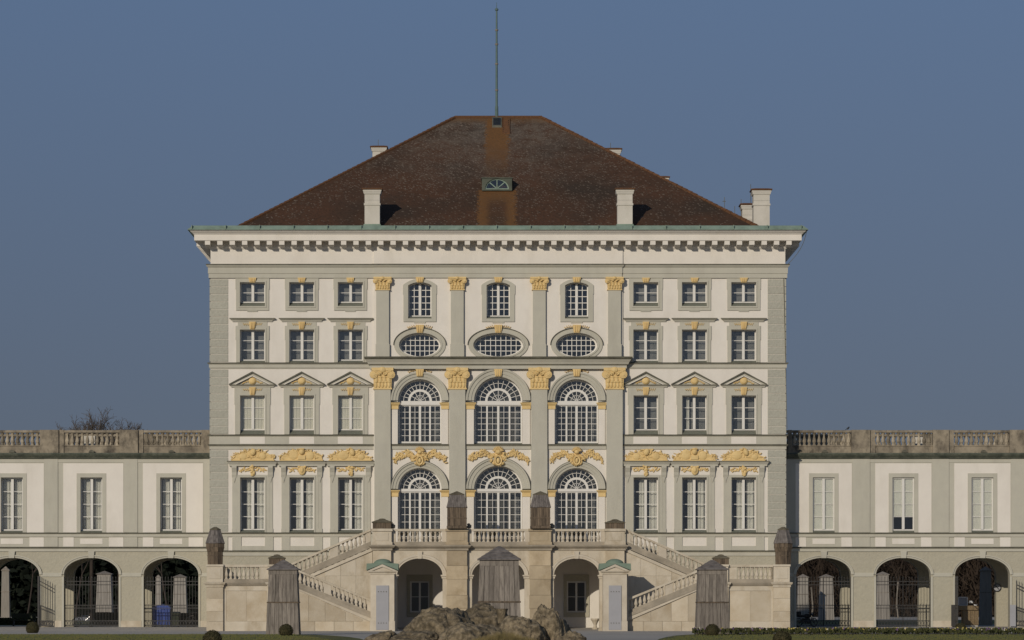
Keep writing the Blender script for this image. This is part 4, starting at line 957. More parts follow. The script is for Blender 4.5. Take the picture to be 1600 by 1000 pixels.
# ------------------------------------------------------------------ terrace with the double staircase
TS = thing('terrace_staircase', 'stone terrace on three arches with a double flight of stairs at each side', 'staircase')
TY = -5.3; FY = -8.2
tz = lambda p: Z(p, TY); tx = lambda p: X(p, TY)
fz = lambda p: Z(p, FY); fx = lambda p: X(p, FY)
ARC = [(656, 35.5), (778.5, 41.), (901, 35.5)]
MB().slab(rect(tx(600), tx(957), -.4, tz(852)), [arched(tx(c), h*S*K(TY), -.35, tz(899), 26.5*S*K(TY), 20) for c, h in ARC], TY, TY+.8).build('front_wall', M['stone'], TS)
MB().box(tx(582), tx(975), TY+.8, YC-.32, tz(857), tz(853.5)).build('terrace_floor', M['stone'], TS)
for s in (-1, 1): MB().box(*sorted((tx(CX+s*196.5), tx(CX+s*180))), TY+.81, -.02, -.4, tz(858)).build('side_wall', M['stone'], TS)
for c, h in ARC:
    H = h*S*K(TY)
    b = MB(); b.arc(tx(c), tz(899), H, 26.5*S*K(TY), [(0, TY+.02), (0, TY-.06), (.12, TY-.07), (.13, TY-.11), (.27, TY-.12), (.3, TY)], n=24); b.build('archivolt', M['baluster'], TS)
    MB().prism([(tx(c)-.13, tz(873)), (tx(c)+.13, tz(873)), (tx(c)+.18, tz(861.5)), (tx(c)-.18, tz(861.5))], TY-.15, TY).build('keystone', M['baluster'], TS)
    for s in (-1, 1):
        a_, b_ = sorted((tx(c)+s*(H-.06), tx(c)+s*(H+.32)))
        b = MB(); b.mould(a_+.05, b_-.05, TY, [(0, tz(904)), (.05, tz(904)), (.06, tz(901.5)), (.12, tz(900)), (.12, tz(898.3)), (0, tz(898))]); b.build('impost', M['baluster'], TS)
def cornice_piece(x0, x1, yw, name='terrace_cornice', ends=(0, 0)):
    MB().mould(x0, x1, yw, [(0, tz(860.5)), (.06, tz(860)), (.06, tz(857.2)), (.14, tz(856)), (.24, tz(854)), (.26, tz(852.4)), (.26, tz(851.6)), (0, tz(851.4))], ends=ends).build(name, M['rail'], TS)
PY = TY-.38
PIERS = [(582, 612), (697.5, 730.5), (827, 861), (945.5, 976)]
for pi, (a_, b_) in enumerate(PIERS):
    x0, x1 = tx(a_), tx(b_)
    # shaft of stacked stones
    lv_ = [1000, 970.5, 951, 930, 905, 884, 860.6]
    for j in range(6):
        split = (j % 2 == 0)
        MB().box(x0+.03*(j % 2), x1-.03*(j % 2)-.0, PY, TY-.001 if pi in (1, 2) else TY+.6, tz(lv_[j])+.008, tz(lv_[j+1])-.006).build('stone_block', M['darkblock' if pi in (1, 2) else 'block'], TS)
    cornice_piece(x0, x1, PY+.001, ends=(1, 1))
    b = MB(); b.box(x0-.06, x1+.06, PY-.03, TY+.5, tz(851.3), tz(847)); b.box(x0, x1, PY+.03, TY+.45, tz(847), tz(830.2)); b.box(x0-.07, x1+.07, PY-.06, TY+.52, tz(830.1), tz(826.2))
    b.box(x0+.22, x1-.22, PY, PY+.03, tz(845), tz(832.5))
    b.build('pedestal', M['stone'] if pi in (0, 3) else M['darkblock'], TS)
for a_, b_ in ((612, 697.5), (730.5, 827), (861, 945.5)):
    x0, x1 = tx(a_), tx(b_)
    cornice_piece(x0, x1, TY)
    b = MB(); b.box(x0, x1, TY-.05, TY+.37, tz(852), tz(846.6))
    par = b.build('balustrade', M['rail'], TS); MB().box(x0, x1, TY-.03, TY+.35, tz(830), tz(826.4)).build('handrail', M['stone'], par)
    x0 += .38; x1 -= .3
    for xa in (x0-.37, x1): MB().box(xa, xa+.28, TY-.01, TY+.32, tz(846.5), tz(830.1)).build('pedestal', M['baluster'], par)
    n = round((b_-a_-16)/6.9)
    for i in range(n): link('baluster', baluster_mesh(tz(830)-tz(846.6), .125, 'baluster'), par, (x0+(i+.5)*(x1-x0)/n, TY+.16, tz(846.6)))

def flight(s):
    mxp = lambda p: p if s < 0 else 2*CX-p
    def P(px, py, y): return (X(mxp(px), y), Z(py, y))
    def poly(pts, y0, y1, m, name, par=TS, ref=None):
        yr_ = y0 if ref is None else ref
        return MB().prism([P(a_, c_, yr_) for a_, c_ in pts], y0, y1).build(name, M[m], par)
    def sloped(pa, pb, y, zr_a, nb, par_m='rail', skip=()):
        """sloping balustrade between photo points pa (top of the rail) and pb, at depth y"""
        (xa, za), (xb, zb) = P(*pa, y), P(*pb, y)
        k = S*K(y)
        def bar(d0, d1, y0, y1): return [(xa, za-d0*k), (xb, zb-d0*k), (xb, zb-d1*k), (xa, za-d1*k)], y0, y1
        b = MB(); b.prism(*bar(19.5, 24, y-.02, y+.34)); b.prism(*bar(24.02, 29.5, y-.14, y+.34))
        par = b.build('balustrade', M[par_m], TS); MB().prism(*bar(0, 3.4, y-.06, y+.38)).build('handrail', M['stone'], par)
        for i in range(nb):
            f = (i+.5)/nb
            if any(q0 < f < q1 for q0, q1 in skip): continue
            x_, z_ = xa+(xb-xa)*f, za+(zb-za)*f
            link('baluster', baluster_mesh(18.2*k, .125, 'baluster'), par, (x_, y+.16, z_-20.*k))
        for q0, q1 in skip:
            b = MB(); b.prism([(xa+(xb-xa)*q, za+(zb-za)*q-d*k) for q, d in ((q0, 3.4), (q1, 3.4), (q1, 19.5), (q0, 19.5))], y+.02, y+.3); b.build('pedestal', M['baluster'], par)
        return par
    # upper flight, behind
    poly([(582, 1000), (582, 857), (484, 898.5), (440, 917), (440, 1000)], TY+.01, TY+.8, 'stone', 'flight_wall')
    poly([(583.5, 855), (583.5, 860), (484, 903), (484, 898)], TY-.10, TY+.01, 'baluster', 'flight_moulding')
    sloped((579, 826.4), (452, 881.5), TY, 0, 19, skip=((.0, .06), (.40, .50), (.94, 1.)))
    b = MB(); n = 14
    for i in range(n):
        f0, f1 = i/n, (i+1)/n
        xa, za = P(582-f0*130, 853+f1*56, TY); xb, _ = P(582-f1*130, 853, TY)
        b.box(min(xa, xb), max(xa, xb), TY+.8, YC-.5, -.3, za)
    b.build('upper_flight', M['stone'], TS)
    # lower flight, in front
    poly([(414, 1000), (414, 913.5), (462, 913.5), (622, 982.5), (622, 1000)], FY+.01, FY+.8, 'stone', 'flight_wall')
    poly([(462, 914.5), (583, 967.5), (583, 973), (462, 920.5)], FY-.10, FY+.01, 'baluster', 'flight_moulding')
    for xa_, xb_ in ((466, 492), (492, 522), (522, 552), (552, 578)): poly([(xa_+.2, 1000), (xa_+.2, 971), (xb_-.2, 971), (xb_-.2, 1000)], FY-.06, FY+.01, 'block', 'plinth_stone')
    for xa_, xb_ in ((448, 482), (482, 508), (508, 540), (540, 566)):
        t_ = lambda q: max(921.5, 921.5+(q-462)*.44)
        pts = [(xa_+.15, 970.6), (xa_+.15, t_(xa_)), (xb_-.15, t_(xb_)), (xb_-.15, 970.6)]
        if t_(xb_) < 969.5: poly(pts, FY-.025, FY+.009, 'block', 'facing_stone')
    for xa_, xb_ in ((486, 508), (508, 532), (532, 556), (556, 581.5)):
        for r0_, r1_ in ((1000, 938), (937.6, 900), (899.6, 860)):
            t_ = lambda q: max(r1_, 904-(q-484)*.431+.6)
            if t_(xa_) < r0_-1 and t_(xb_) < r0_-1: poly([(xa_+.15, r0_), (xa_+.15, t_(xa_)), (xb_-.15, t_(xb_)), (xb_-.15, r0_)], TY-.02, TY+.009, 'stone', 'facing_stone')
    sloped((452, 884.6), (580, 936.5), FY, 0, 19, skip=((.0, .1), (.42, .51), (.95, 1.)))
    b = MB(); n = 15
    for i in range(n):
        f0, f1 = i/n, (i+1)/n
        xa, za = P(466+f0*150, 911+f1*70, FY); xb, _ = P(466+f1*150, 911, FY)
        b.box(min(xa, xb), max(xa, xb), FY+.8, TY-.12, -.3, za)
    b.build('lower_flight', M['stone'], TS)
    # landing
    x0, x1 = sorted((P(326, 0, FY)[0], P(466, 0, FY)[0]))
    MB().box(x0, x1, FY+.31, -.05, -.4, Z(914, FY)).build('landing', M['stone'], TS)
    xa, xb = sorted((P(348, 0, FY)[0], P(420, 0, FY)[0]))
    b = MB(); b.box(xa, xb, FY, FY+.3, -.4, fz(914)); b.build('landing_wall', M['stone'], TS)
    x2, x3 = sorted((P(352, 0, FY)[0], P(418, 0, FY)[0]))
    for f0, f1 in ((0, .5), (.5, 1)): MB().box(x2+.06+(x3-x2-.12)*f0+.006, x2+.06+(x3-x2-.12)*f1-.006, FY-.02, FY-.001, fz(970.7), fz(923.4)).build('facing_stone', M['block'], TS)
    MB().slab(rect(xa, xb, fz(1000), fz(914.2)), [rect(x2+.05, x3-.05, fz(971), fz(923))], FY-.045, FY-.001).build('panel_frame', M['stone'], TS)
    MB().mould(xa, xb, FY-.03, [(0, fz(916)), (.07, fz(915)), (.12, fz(913)), (.16, fz(911.6)), (.16, fz(910.8)), (0, fz(910.4))], ends=(0, 0)).build('landing_cornice', M['rail'], TS)
    b = MB(); b.box(xa, xb, FY-.03, FY+.35, fz(910.4), fz(904.8)); par = b.build('balustrade', M['rail'], TS); MB().box(xa, xb, FY-.05, FY+.37, fz(886), fz(882.3)).build('handrail', M['stone'], par)
    for i in range(8):
        link('baluster', baluster_mesh(fz(886)-fz(904.8), .125, 'baluster'), par, (P(353.5+i*6.9, 0, FY)[0], FY+.16, fz(904.8)))
    q0, q1 = sorted((P(406, 0, FY)[0], P(420, 0, FY)[0])); MB().box(q0, q1, FY, FY+.32, fz(904.7), fz(886.1)).build('pedestal', M['stone'], par)
    b = MB(); q0, q1 = sorted((P(349, 0, FY)[0], P(406, 0, FY)[0])); b.box(q0, q1, -.6, -.1, fz(905), fz(870)) if False else None
    # piers of the landing
    for (pa, pb), top in (((323, 349), 882), ((419, 446), 882)):
        xa, xb = sorted((P(pa, 0, FY)[0], P(pb, 0, FY)[0])); yf = FY-.25
        lv_ = [1000, 971, 955, 935, 914.5]
        for j in range(4): MB().box(xa, xb, yf, FY+.9, fz(lv_[j])+.006, fz(lv_[j+1])-.005).build('stone_block', M['block'], TS)
        MB().mould(xa, xb, yf+.001, [(0, fz(918)), (.05, fz(917)), (.05, fz(914.6)), (.13, fz(913)), (.17, fz(911)), (.17, fz(910)), (0, fz(909.5))], ends=(1, 1)).build('pier_cornice', M['stone'], TS)
        b = MB(); b.box(xa+.02, xb-.02, yf+.04, FY+.8, fz(909.5), fz(885)); b.box(xa+.15, xb-.15, yf+.01, yf+.04, fz(904), fz(888)); b.box(xa-.03, xb+.03, yf-.02, FY+.86, fz(885), fz(882))
        b.build('pedestal', M['stone'], TS)
    MB().box(*sorted((P(326, 0, FY)[0], P(340, 0, FY)[0])), FY+.9, -.06, Z(913.9, FY), fz(884)).build('parapet', M['stone'], TS)
flight(-1); flight(1)
for px in (617.5, 939.5):                                        # rainwater pipes down the terrace front beside the pylons
    pass

# stone pylons with copper domes at the feet of the stairs
def pylon(px, label):
    y = FY-1.0; k = K(y)
    x0 = X(px, y); t = thing('domed_pylon', label, 'pylon', (x0, y, -.2), 'domed stone pylons at the stair feet')
    zl = lambda p: Z(p, y)+.2; u = S*k
    dp = 1.5
    b = MB(); b.box(-19.5*u, 19.5*u, 0, dp, -.1, zl(970.5)); b.box(-18.6*u, 18.6*u, .04, dp-.04, zl(970.4), zl(897))
    b.box(17.2*u+.09, 21*u, .35, dp-.1, -.1, zl(897)); b.build('shaft', M['baluster'], t)
    b = MB(); b.mould(-18.6*u, 18.6*u, .04, [(0, zl(897)), (.06, zl(897)), (.08, zl(895)), (.14, zl(894)), (.2, zl(893.2)), (.2, zl(892)), (0, zl(891.8))]); b.box(-18.6*u, 18.6*u, .04, dp, zl(897), zl(891.8)); b.build('cornice', M['stone'], t)
    b = MB()
    for s in (-1, 1):
        b.prism([(s*23*u, zl(891.8)), (s*16*u, zl(891.8)), (0, zl(885.6)), (0, zl(881.6))], -.16, .3)
    b.prism([(-17*u, zl(891.8)), (17*u, zl(891.8)), (0, zl(885.4))], -.06, .3); b.build('pediment', M['baluster'], t)
    b = MB(); b.ring(-17*u, 17*u, .5, dp-.2, [(.32, zl(891.5)), (.36, zl(890.5)), (.33, zl(881)), (.05, zl(880)), (-.5, zl(879))])
    b.prism([(-25*u, zl(891)), (-24.6*u, zl(880.5)), (0, zl(879.5)), (24.6*u, zl(880.5)), (25*u, zl(891)), (0, zl(881.2))], -.12, .22)
    b.build('copper_roof', M['dome_copper'], t)
    MB().lathe(0, dp/2, [(14.2*u*math.cos(R(a_)), zl(880.5)+7.6*u*math.sin(R(a_))) for a_ in (0, 15, 30, 45, 60, 75, 88)], 20).build('dome', M['dome_copper'], t, smooth=True)
    p = MB().box(-9.8*u, 9.8*u, -.03, .05, zl(984.2), zl(914.8)).build('metal_panel', M['panel'], t)
    for pz in (924.5, 973.5):
        for i in range(4): MB().lathe(0, 0, [(.035, 0), (.035, .03)], 6).build('rivet', M['lead'], p, loc=((i-1.5)*4.1*u, -.03, zl(pz))).rotation_euler = (R(90), 0, 0)
    return t
pylon(597.5, 'domed stone pylon with grey metal panel at the foot of the left stair')
pylon(961, 'domed stone pylon with grey metal panel at the foot of the right stair')

# ------------------------------------------------------------------ wooden winter covers
def plank(name, parent, q, th, m, data=None):
    """one board from four corners (bottom left, bottom right, top right, top left) thickened inwards along its normal"""
    a_, b_, c_, d_ = [Vector(v) for v in q]; n_ = (b_-a_).cross(d_-a_).normalized()*th
    mb = MB(); vs = [a_, b_, c_, d_, a_-n_, b_-n_, c_-n_, d_-n_]
    mb.add(vs, [(0,1,2,3),(7,6,5,4),(0,4,5,1),(1,5,6,2),(2,6,7,3),(3,7,4,0)]); return mb.build(name, M[m], parent, recalc=False)
def frustum(parent, sides, r0, z0, r1, z1, npl, m, name='plank', rot=None, th=.035, rnd=random):
    rot = math.pi/4 if sides == 4 and rot is None else (rot or 0.)
    for s in range(sides):
        a0, a1 = rot+2*math.pi*s/sides, rot+2*math.pi*(s+1)/sides
        A = Vector((math.cos(a0), math.sin(a0), 0)); B = Vector((math.cos(a1), math.sin(a1), 0))
        for i in range(npl):
            f0, f1 = (i+.03)/npl, (i+.97)/npl; e = rnd.uniform(-.012, .012); dz = rnd.uniform(-.03, .03)
            C = lambda f, r, z: (A.lerp(B, f)*(r+e))+Vector((0, 0, z))
            plank(name, parent, (C(f0, r0, z0+dz*.6), C(f1, r0, z0+dz*.6), C(f1, r1, z1), C(f0, r1, z1)), th, m)
Q2 = math.sqrt(2)
def big_cover(x, y, z, label, top, h, roofh, sc=1.0):
    t = thing('statue_cover', label, 'wooden cover', (x, y, z), 'tapered plank covers over the garden statues')
    wt, wb, wr = top*sc/2*Q2, top*1.19*sc/2*Q2, top*1.10*sc/2*Q2
    zm = h*.495; wm = wb+(wt-wb)*.495
    frustum(t, 4, wb, 0, wm, zm-.03, 8, 'wood'); frustum(t, 4, wm, zm+.03, wt, h-.12, 8, 'wood')
    b = MB(); b.lathe(0, 0, [(wm+.02, zm-.035), (wm+.045, zm-.035), (wm+.045, zm+.03), (wm+.02, zm+.035)], 4, rot=math.pi/4); b.build('batten', M['woodbrown'], t)
    MB().lathe(0, 0, [(wt-.1, 0.2), (wt-.1, h)], 4, rot=math.pi/4).build('lining', M['lead'], t)
    MB().lathe(0, 0, [(wt+.03, h-.32), (wt+.02, h)], 4, rot=math.pi/4).build('top_board', M['wood'], t)
    n = 5
    for i in range(n):
        f0, f1 = i/n, (i+1)/n
        q = MB(); q.lathe(0, 0, [(wr*(1-f0*.94)+.05, h+roofh*f0-.05), (wr*(1-f0*.94)+.06, h+roofh*f0+.0), (wr*(1-f1*.94)+.0, h+roofh*f1+.0)], 4, rot=math.pi/4)
        q.build('roof_board', M['shingle'], t)
    return t
big_cover(X(443, -38), -38, -.2, 'tall grey plank cover before the left stair landing with a round bush at its foot', 1.66, 3.92, .55)
big_cover(X(1112.5, -38), -38, -.2, 'tall grey plank cover before the right stair landing above the flower bed', 1.66, 3.92, .55)
big_cover(X(780, -85), -85, -.2, 'tall grey plank cover in front of the middle arch behind the boulders', 1.77, 3.93, .60)
def terrace_cover(px, label):
    y = TY-.1; u = S*K(y); zl = lambda p: Z(p, y)-Z(826, y)
    t = thing('pier_cover', label, 'wooden cover', (X(px, y), y+.05, Z(826, y)), 'plank covers on the terrace piers')
    w_ = 15*u*Q2
    frustum(t, 4, w_+.06, 0, w_+.06, zl(822), 1, 'woodbrown'); frustum(t, 4, w_, zl(822), w_, zl(792), 9, 'woodbrown')
    frustum(t, 4, 16.2*u*Q2, zl(793), 11.2*u*Q2, zl(773), 9, 'shingle', 'roof_plank')
    MB().lathe(0, 0, [(11.9*u*Q2, zl(773.4)), (11.9*u*Q2, zl(772.4)), (.05, zl(767.5))], 4, rot=math.pi/4).build('cap', M['moss'], t)
    MB().lathe(0, 0, [(w_+.03, zl(810.2)), (w_+.03, zl(809))], 4, rot=math.pi/4).build('batten', M['woodbrown'], t)
    MB().lathe(0, 0, [(w_-.08, .02), (w_-.08, zl(794)), (.6, zl(774))], 4, rot=math.pi/4).build('lining', M['lead'], t)
terrace_cover(714, 'brown plank cover with flared roof on the terrace pier left of the middle window')
terrace_cover(844.5, 'brown plank cover with flared roof on the terrace pier right of the middle window')
def octagon_cover(px, label):
    y = FY+.2; u = S*K(y); zl = lambda p: Z(p, y)-Z(882, y)
    t = thing('pier_cover', label, 'wooden cover', (X(px, y), y+.15, Z(882, y)), 'lantern-shaped plank covers on the end piers')
    c8 = 1/math.cos(math.pi/8); ro = math.pi/8
    frustum(t, 8, 11.6*u*c8, 0, 12*u*c8, zl(862), 2, 'woodbrown', rot=ro); frustum(t, 8, 12.2*u*c8, zl(862), 14*u*c8, zl(855), 2, 'woodbrown', rot=ro); frustum(t, 8, 14*u*c8, zl(855), 13.8*u*c8, zl(848), 2, 'woodbrown', rot=ro)
    frustum(t, 8, 14.8*u*c8, zl(849), 8.2*u*c8, zl(828), 3, 'shingle', 'roof_plank', rot=ro)
    MB().lathe(0, 0, [(8.6*u*c8, zl(828)), (8.6*u*c8, zl(827)), (2*u, zl(823))], 8, rot=ro).build('cap', M['moss'], t)
    MB().lathe(0, 0, [(10.5*u, 0.01), (11*u, zl(862)), (12.6*u, zl(855)), (12.6*u, zl(850)), (7.4*u, zl(828.5))], 8, rot=ro).build('lining', M['lead'], t)
    MB().lathe(0, 0, [(12.3*u*c8, zl(868.5)), (12.3*u*c8, zl(867.5))], 8, rot=ro).build('batten', M['woodbrown'], t)
octagon_cover(336, 'lantern-shaped plank cover on the end pier of the left stair')
octagon_cover(1224, 'lantern-shaped plank cover on the end pier of the right stair')
def low_cap(px, p0, p1, hw, y, label):
    u = S*K(y); zl = lambda p: Z(p, y)-Z(p1, y)
    t = thing('pier_cap_cover', label, 'wooden cover', (X(px, y), y+.25, Z(p1, y)), 'low plank caps on the stair piers')
    h = p1-p0; w_ = hw*u*Q2
    frustum(t, 4, w_*.96, 0, w_*.96, zl(p0+h*.4), 7, 'woodbrown')
    MB().lathe(0, 0, [(w_*.88, .01), (w_*.88, zl(p0+h*.4))], 4, rot=math.pi/4).build('lining', M['lead'], t)
    MB().lathe(0, 0, [(w_*1.06, zl(p0+h*.42)), (w_*1.06, zl(p0+h*.34)), (w_*.35, zl(p0+1.6)), (w_*.34, zl(p0+.8)), (w_*.1, zl(p0))], 4, rot=math.pi/4).build('roof', M['moss'], t)
low_cap(597, 810, 826.2, 15, TY, 'low mossy plank cap on the pier at the top of the left stair')
low_cap(961, 811, 826.2, 15, TY, 'low mossy plank cap on the pier at the top of the right stair')
low_cap(432.5, 866, 882, 12.5, FY+.2, 'low mossy plank cap on the inner landing pier of the left stair')
low_cap(1126.5, 866, 882, 12.5, FY+.2, 'low mossy plank cap on the inner landing pier of the right stair')
for px, y, pz, lab in ((614, TY+.6, 826, 'small dark stone scroll right of the cap at the head of the left stair'), (733, TY+.6, 826, 'small dark stone scroll beside the left terrace pier cover'), (863, TY+.6, 826, 'small dark stone scroll beside the right terrace pier cover')):
    b = MB(); x, z = X(px, y), Z(pz, y)
    b.ell((x, y, z+.12), (.17, .2, .13), 8, 5); b.ell((x-.03, y, z+.28), (.12, .16, .10), 8, 5); b.ell((x+.09, y, z+.21), (.08, .14, .07), 8, 5)
    tag(b.build('stone_scroll', M['rail'], smooth=True), lab, 'stone scroll')
# garden covers behind the wings (boards too small to pick apart)
def far_cover(px, d, w_px, pt, label, m='palewood'):
    y = d-DIST; u = S*d/DIST; h = EYE+(HY-pt)*u
    t = thing('garden_cover', label, 'wooden cover', (X(px, y), y, 0), 'pale plank covers in the garden')
    b = MB(); wt = w_px*u/2; wb = wt*1.25; e = h-.36
    for f in range(8):
        for side in range(4):
            a_, c_ = -1+2*(f+.04)/8, -1+2*(f+.96)/8
            def rt(x_, y_): return ((x_, y_), (-y_, x_), (-x_, -y_), (y_, -x_))[side]
            q = [(*rt(a_*wb, -wb), 0), (*rt(c_*wb, -wb), 0), (*rt(c_*wt, -wt), e), (*rt(a_*wt, -wt), e)]
            b.add(q, [(0, 1, 2, 3)])
    o = b.build('plank', M[m], t, recalc=False); o['kind'] = 'stuff'
    MB().lathe(0, 0, [((wt-.03)*Q2, .05), ((wt-.03)*Q2, e)], 4, rot=math.pi/4).build('lining', M['wood'], t)
    MB().lathe(0, 0, [(wt*1.18*Q2, e), (wt*1.18*Q2, e+.06), (.03, h)], 4, rot=math.pi/4).build('roof', M['wood'], t)
    MB().lathe(0, 0, [((wt+(wb-wt)*.4+.02)*Q2, e*.6), ((wt+(wb-wt)*.4+.02)*Q2, e*.6+.06)], 4, rot=math.pi/4).build('batten', M['wood'], t)
for a_ in ((9, 289, 11, 885, 'pale plank cover seen through the leftmost arch beside the open gate'), (163.5, 360, 21, 892, 'pale plank cover seen right in the second arch from the left'),
           (247.5, 390, 7.5, 898, 'narrow pale plank cover behind the blue bin'), (281.5, 365, 18, 897, 'wide pale plank cover behind the green bin right of the blue bin'),
           (1254.5, 360, 15, 897, 'pale plank cover behind the parked motorcycle'), (1291, 365, 19, 897, 'pale plank cover in the middle of the gated arch beside the motorcycle'),
           (1379, 378, 17, 893, 'greyish plank cover at the left edge of the middle right arch')): far_cover(*a_)
far_cover(1540, 272, 15, 885, 'bluish shaded plank cover behind the ticket counter')

# ------------------------------------------------------------------ iron gates
def gate_leaf(wd, h, name, parent, n, loc, rz, slope=0.):
    b = MB(); r = .017
    for i in range(n+1):
        x = wd*i/n; hx = h-slope*x/wd; b.tube((x, 0, .04), (x, 0, hx), r if 0 < i < n else .03, n=4); b.tube((x, 0, hx), (x, 0, hx+.12), .03, .004, 4)
        if i < n: b.tube((x+wd/n/2, 0, .04), (x+wd/n/2, 0, h*.44-slope*.7*(x+wd/n/2)/wd), .016, n=4)
    for z, q in ((.10, 0), (.45, 0), (h*.385, .7), (h*.445, .7), (h*.86, 1), (h*.93, 1)): b.prism([(0, z-.024), (wd, z-.024-slope*q), (wd, z+.024-slope*q), (0, z+.024)], -.022, .022)
    for i in range(n): b.arc(wd*(i+.5)/n, .27, wd/n*.42, .15, [(-.012, -.012), (.012, -.012), (.012, .012), (-.012, .012), (-.012, -.012)], 0, 2*math.pi, 8)
    o = b.build(name, M['iron'], parent, loc=loc); o.rotation_euler = (0, 0, rz); return o
AW = 42.8*S*K(WY)
def gate(c, label, angL, angR):
    x = X(c, WY); t = thing('iron_gate', label, 'gate', (x, WY+.25, 0), 'iron gates in the wing arches')
    h = Z(903, WY)
    gate_leaf(AW-.03, h, 'gate_leaf', t, 9, (-AW+.02, 0, 0), angL); gate_leaf(AW-.03, h, 'gate_leaf', t, 9, (AW-.02, 0, 0), math.pi-angR)
    return t
gate(142.8, 'closed black iron gate in the second arch from the left', 0, 0)
gate(267.3, 'closed black iron gate in front of the blue bin', 0, 0)
gate(1287, 'closed black iron gate in the shaded arch with the motorcycle', 0, 0)
gate(1411.5, 'closed black iron gate in the arch left of the ticket counter', 0, 0)
x = X(18.6, WY)
t = thing('iron_gate', 'open black iron gate swung out from the leftmost arch', 'gate', (x, WY-.12, 0), 'iron gates in the wing arches')
gate_leaf(.98, Z(902, WY), 'gate_leaf', t, 6, (AW+.02, .02, 0), R(-12), .5)
MB().box(AW-.10, AW+.04, -.08, .04, 0, Z(900, WY)).build('gate_post', M['iron'], t)
gate_leaf(AW, Z(903, WY), 'gate_leaf', t, 9, (-AW, 0, 0), -math.pi/2-R(24))
x = X(1535, WY)
t = thing('iron_gate', 'open black iron gate swung out in the arch with the ticket counter', 'gate', (x, WY-.12, 0), 'iron gates in the wing arches')
gate_leaf(1.3, Z(908, WY), 'gate_leaf', t, 7, (AW+.45, .0, 0), R(-12), .6)
gate_leaf(AW, Z(903, WY), 'gate_leaf', t, 9, (-AW, 0, 0), -math.pi/2-R(2))
for px in (1490, 1581.5):
    u = S*K(WY)
    MB().box(X(px-4.6, WY)-x, X(px+4.6, WY)-x, -.24, -.17, .05, Z(945, WY)).build('sheet_panel', M['panel'] if px > 1500 else M['iron'], t)

# ------------------------------------------------------------------ things in the arches
y = WY+2.2
t = thing('blue_bin', 'large ribbed blue plastic bin with domed lid behind the gate', 'bin', (X(253, y), y, 0))
u = S*K(y); w_ = 13.5*u
b = MB(); b.box(-w_, w_, -.5, .5, .15, 1.25)
b.build('body', M['bluepl'], t)
for i in range(9): MB().box(-w_+.03+i*(2*w_-.06)/9+.02, -w_+.03+(i+1)*(2*w_-.06)/9-.03, -.53, -.501, .2, 1.2).build('rib', M['bluepl'], t)
b = MB(); b.prism([(-w_-.05, 1.26), (w_+.05, 1.26), (w_+.05, 1.36), (w_*.75, 1.52), (w_*.2, 1.6), (-w_*.3, 1.56), (-w_*.8, 1.45), (-w_-.05, 1.38)], -.55, .52); b.build('lid', M['bluepl'], t)
for s in (-1, 1): MB().lathe(0, 0, [(.09, -.04), (.09, .04)], 10).build('wheel', M['black'], t, loc=(s*w_*.75, -.35, .09)).rotation_euler = (R(90), 0, 0)
t = thing('green_bin', 'dull green waste bin just right of the blue bin', 'bin', (X(275, y), y-.3, 0))
b = MB(); b.add([(-.22, -.25, .1), (.22, -.25, .1), (.22, .25, .1), (-.22, .25, .1), (-.28, -.32, .95), (.28, -.32, .95), (.28, .32, .95), (-.28, .32, .95)], [(0,1,5,4),(1,2,6,5),(2,3,7,6),(3,0,4,7),(4,5,6,7),(3,2,1,0)]); b.build('body', M['greenpl'], t)
MB().prismx([(-.36, .95), (.34, .95), (.34, 1.02), (.1, 1.09), (-.36, 1.0)], -.31, .31).build('lid', M['greenpl'], t)
for s in (-1, 1): MB().lathe(0, 0, [(.1, -.03), (.1, .03)], 10).build('wheel', M['black'], t, loc=(s*.2, .2, .1)).rotation_euler = (0, R(90), 0)
def wheel(parent, x, z, r, y=0., name='wheel'):
    b = MB(); b.arc(x, z, r, r, [(-.05, y-.04), (0, y-.03), (0, y+.03), (-.05, y+.04), (-.05, y-.04)], 0, 2*math.pi, 18)
    for i in range(8): a_ = math.pi*i/4; b.tube((x, y, z), (x+r*.9*math.cos(a_), y, z+r*.9*math.sin(a_)), .008, n=3)
    b.ell((x, y, z), (.05, .06, .05), 6, 4); return b.build(name, M['black'], parent)
def bicycle(px, y, rz, label):
    t = thing('bicycle', label, 'bicycle', (X(px, y), y, 0), None, rz)
    wheel(t, -.52, .34, .34); wheel(t, .52, .34, .34); b = MB(); r = .02
    for p, q in (((-.52, .34), (-.18, .78)), ((-.52, .34), (-.05, .30)), ((-.05, .30), (-.18, .85)), ((-.18, .76), (.38, .80)), ((-.05, .3), (.40, .72)), ((.52, .34), (.36, .95))): b.tube((p[0], 0, p[1]), (q[0], 0, q[1]), r, n=5)
    b.build('frame', M['chrome'], t); MB().ell((-.2, 0, .9), (.14, .07, .04), 8, 4).build('saddle', M['black'], t)
    b = MB(); b.tube((.36, -.28, 1.0), (.36, .28, 1.0), .018, n=5); b.tube((.36, 0, .93), (.36, 0, 1.0), .018, n=5); b.build('handlebar', M['chrome'], t)
bicycle(131, WY+2.6, .1, 'parked bicycle behind the closed gate of the second arch from the left')
bicycle(298, WY+2.4, 1.2, 'parked bicycle end-on right of the green bin')
t = thing('motorcycle', 'dark parked motorcycle in the shaded arch beside the right stair pier', 'motorcycle', (X(1262, WY-.6), WY+.9, 0), None, .5)
wheel(t, -.62, .32, .32, name='wheel'); wheel(t, .68, .32, .32, name='wheel')
b = MB(); b.ell((.12, 0, .78), (.34, .17, .17), 10, 6); b.build('fuel_tank', M['black'], t, smooth=True)
b = MB(); b.ell((-.42, 0, .78), (.40, .14, .10), 10, 6); b.build('seat', M['black'], t, smooth=True)
b = MB(); b.box(-.25, .3, -.17, .17, .25, .62); b.ell((.05, 0, .4), (.3, .22, .18), 8, 5); b.build('engine', M['iron'], t)
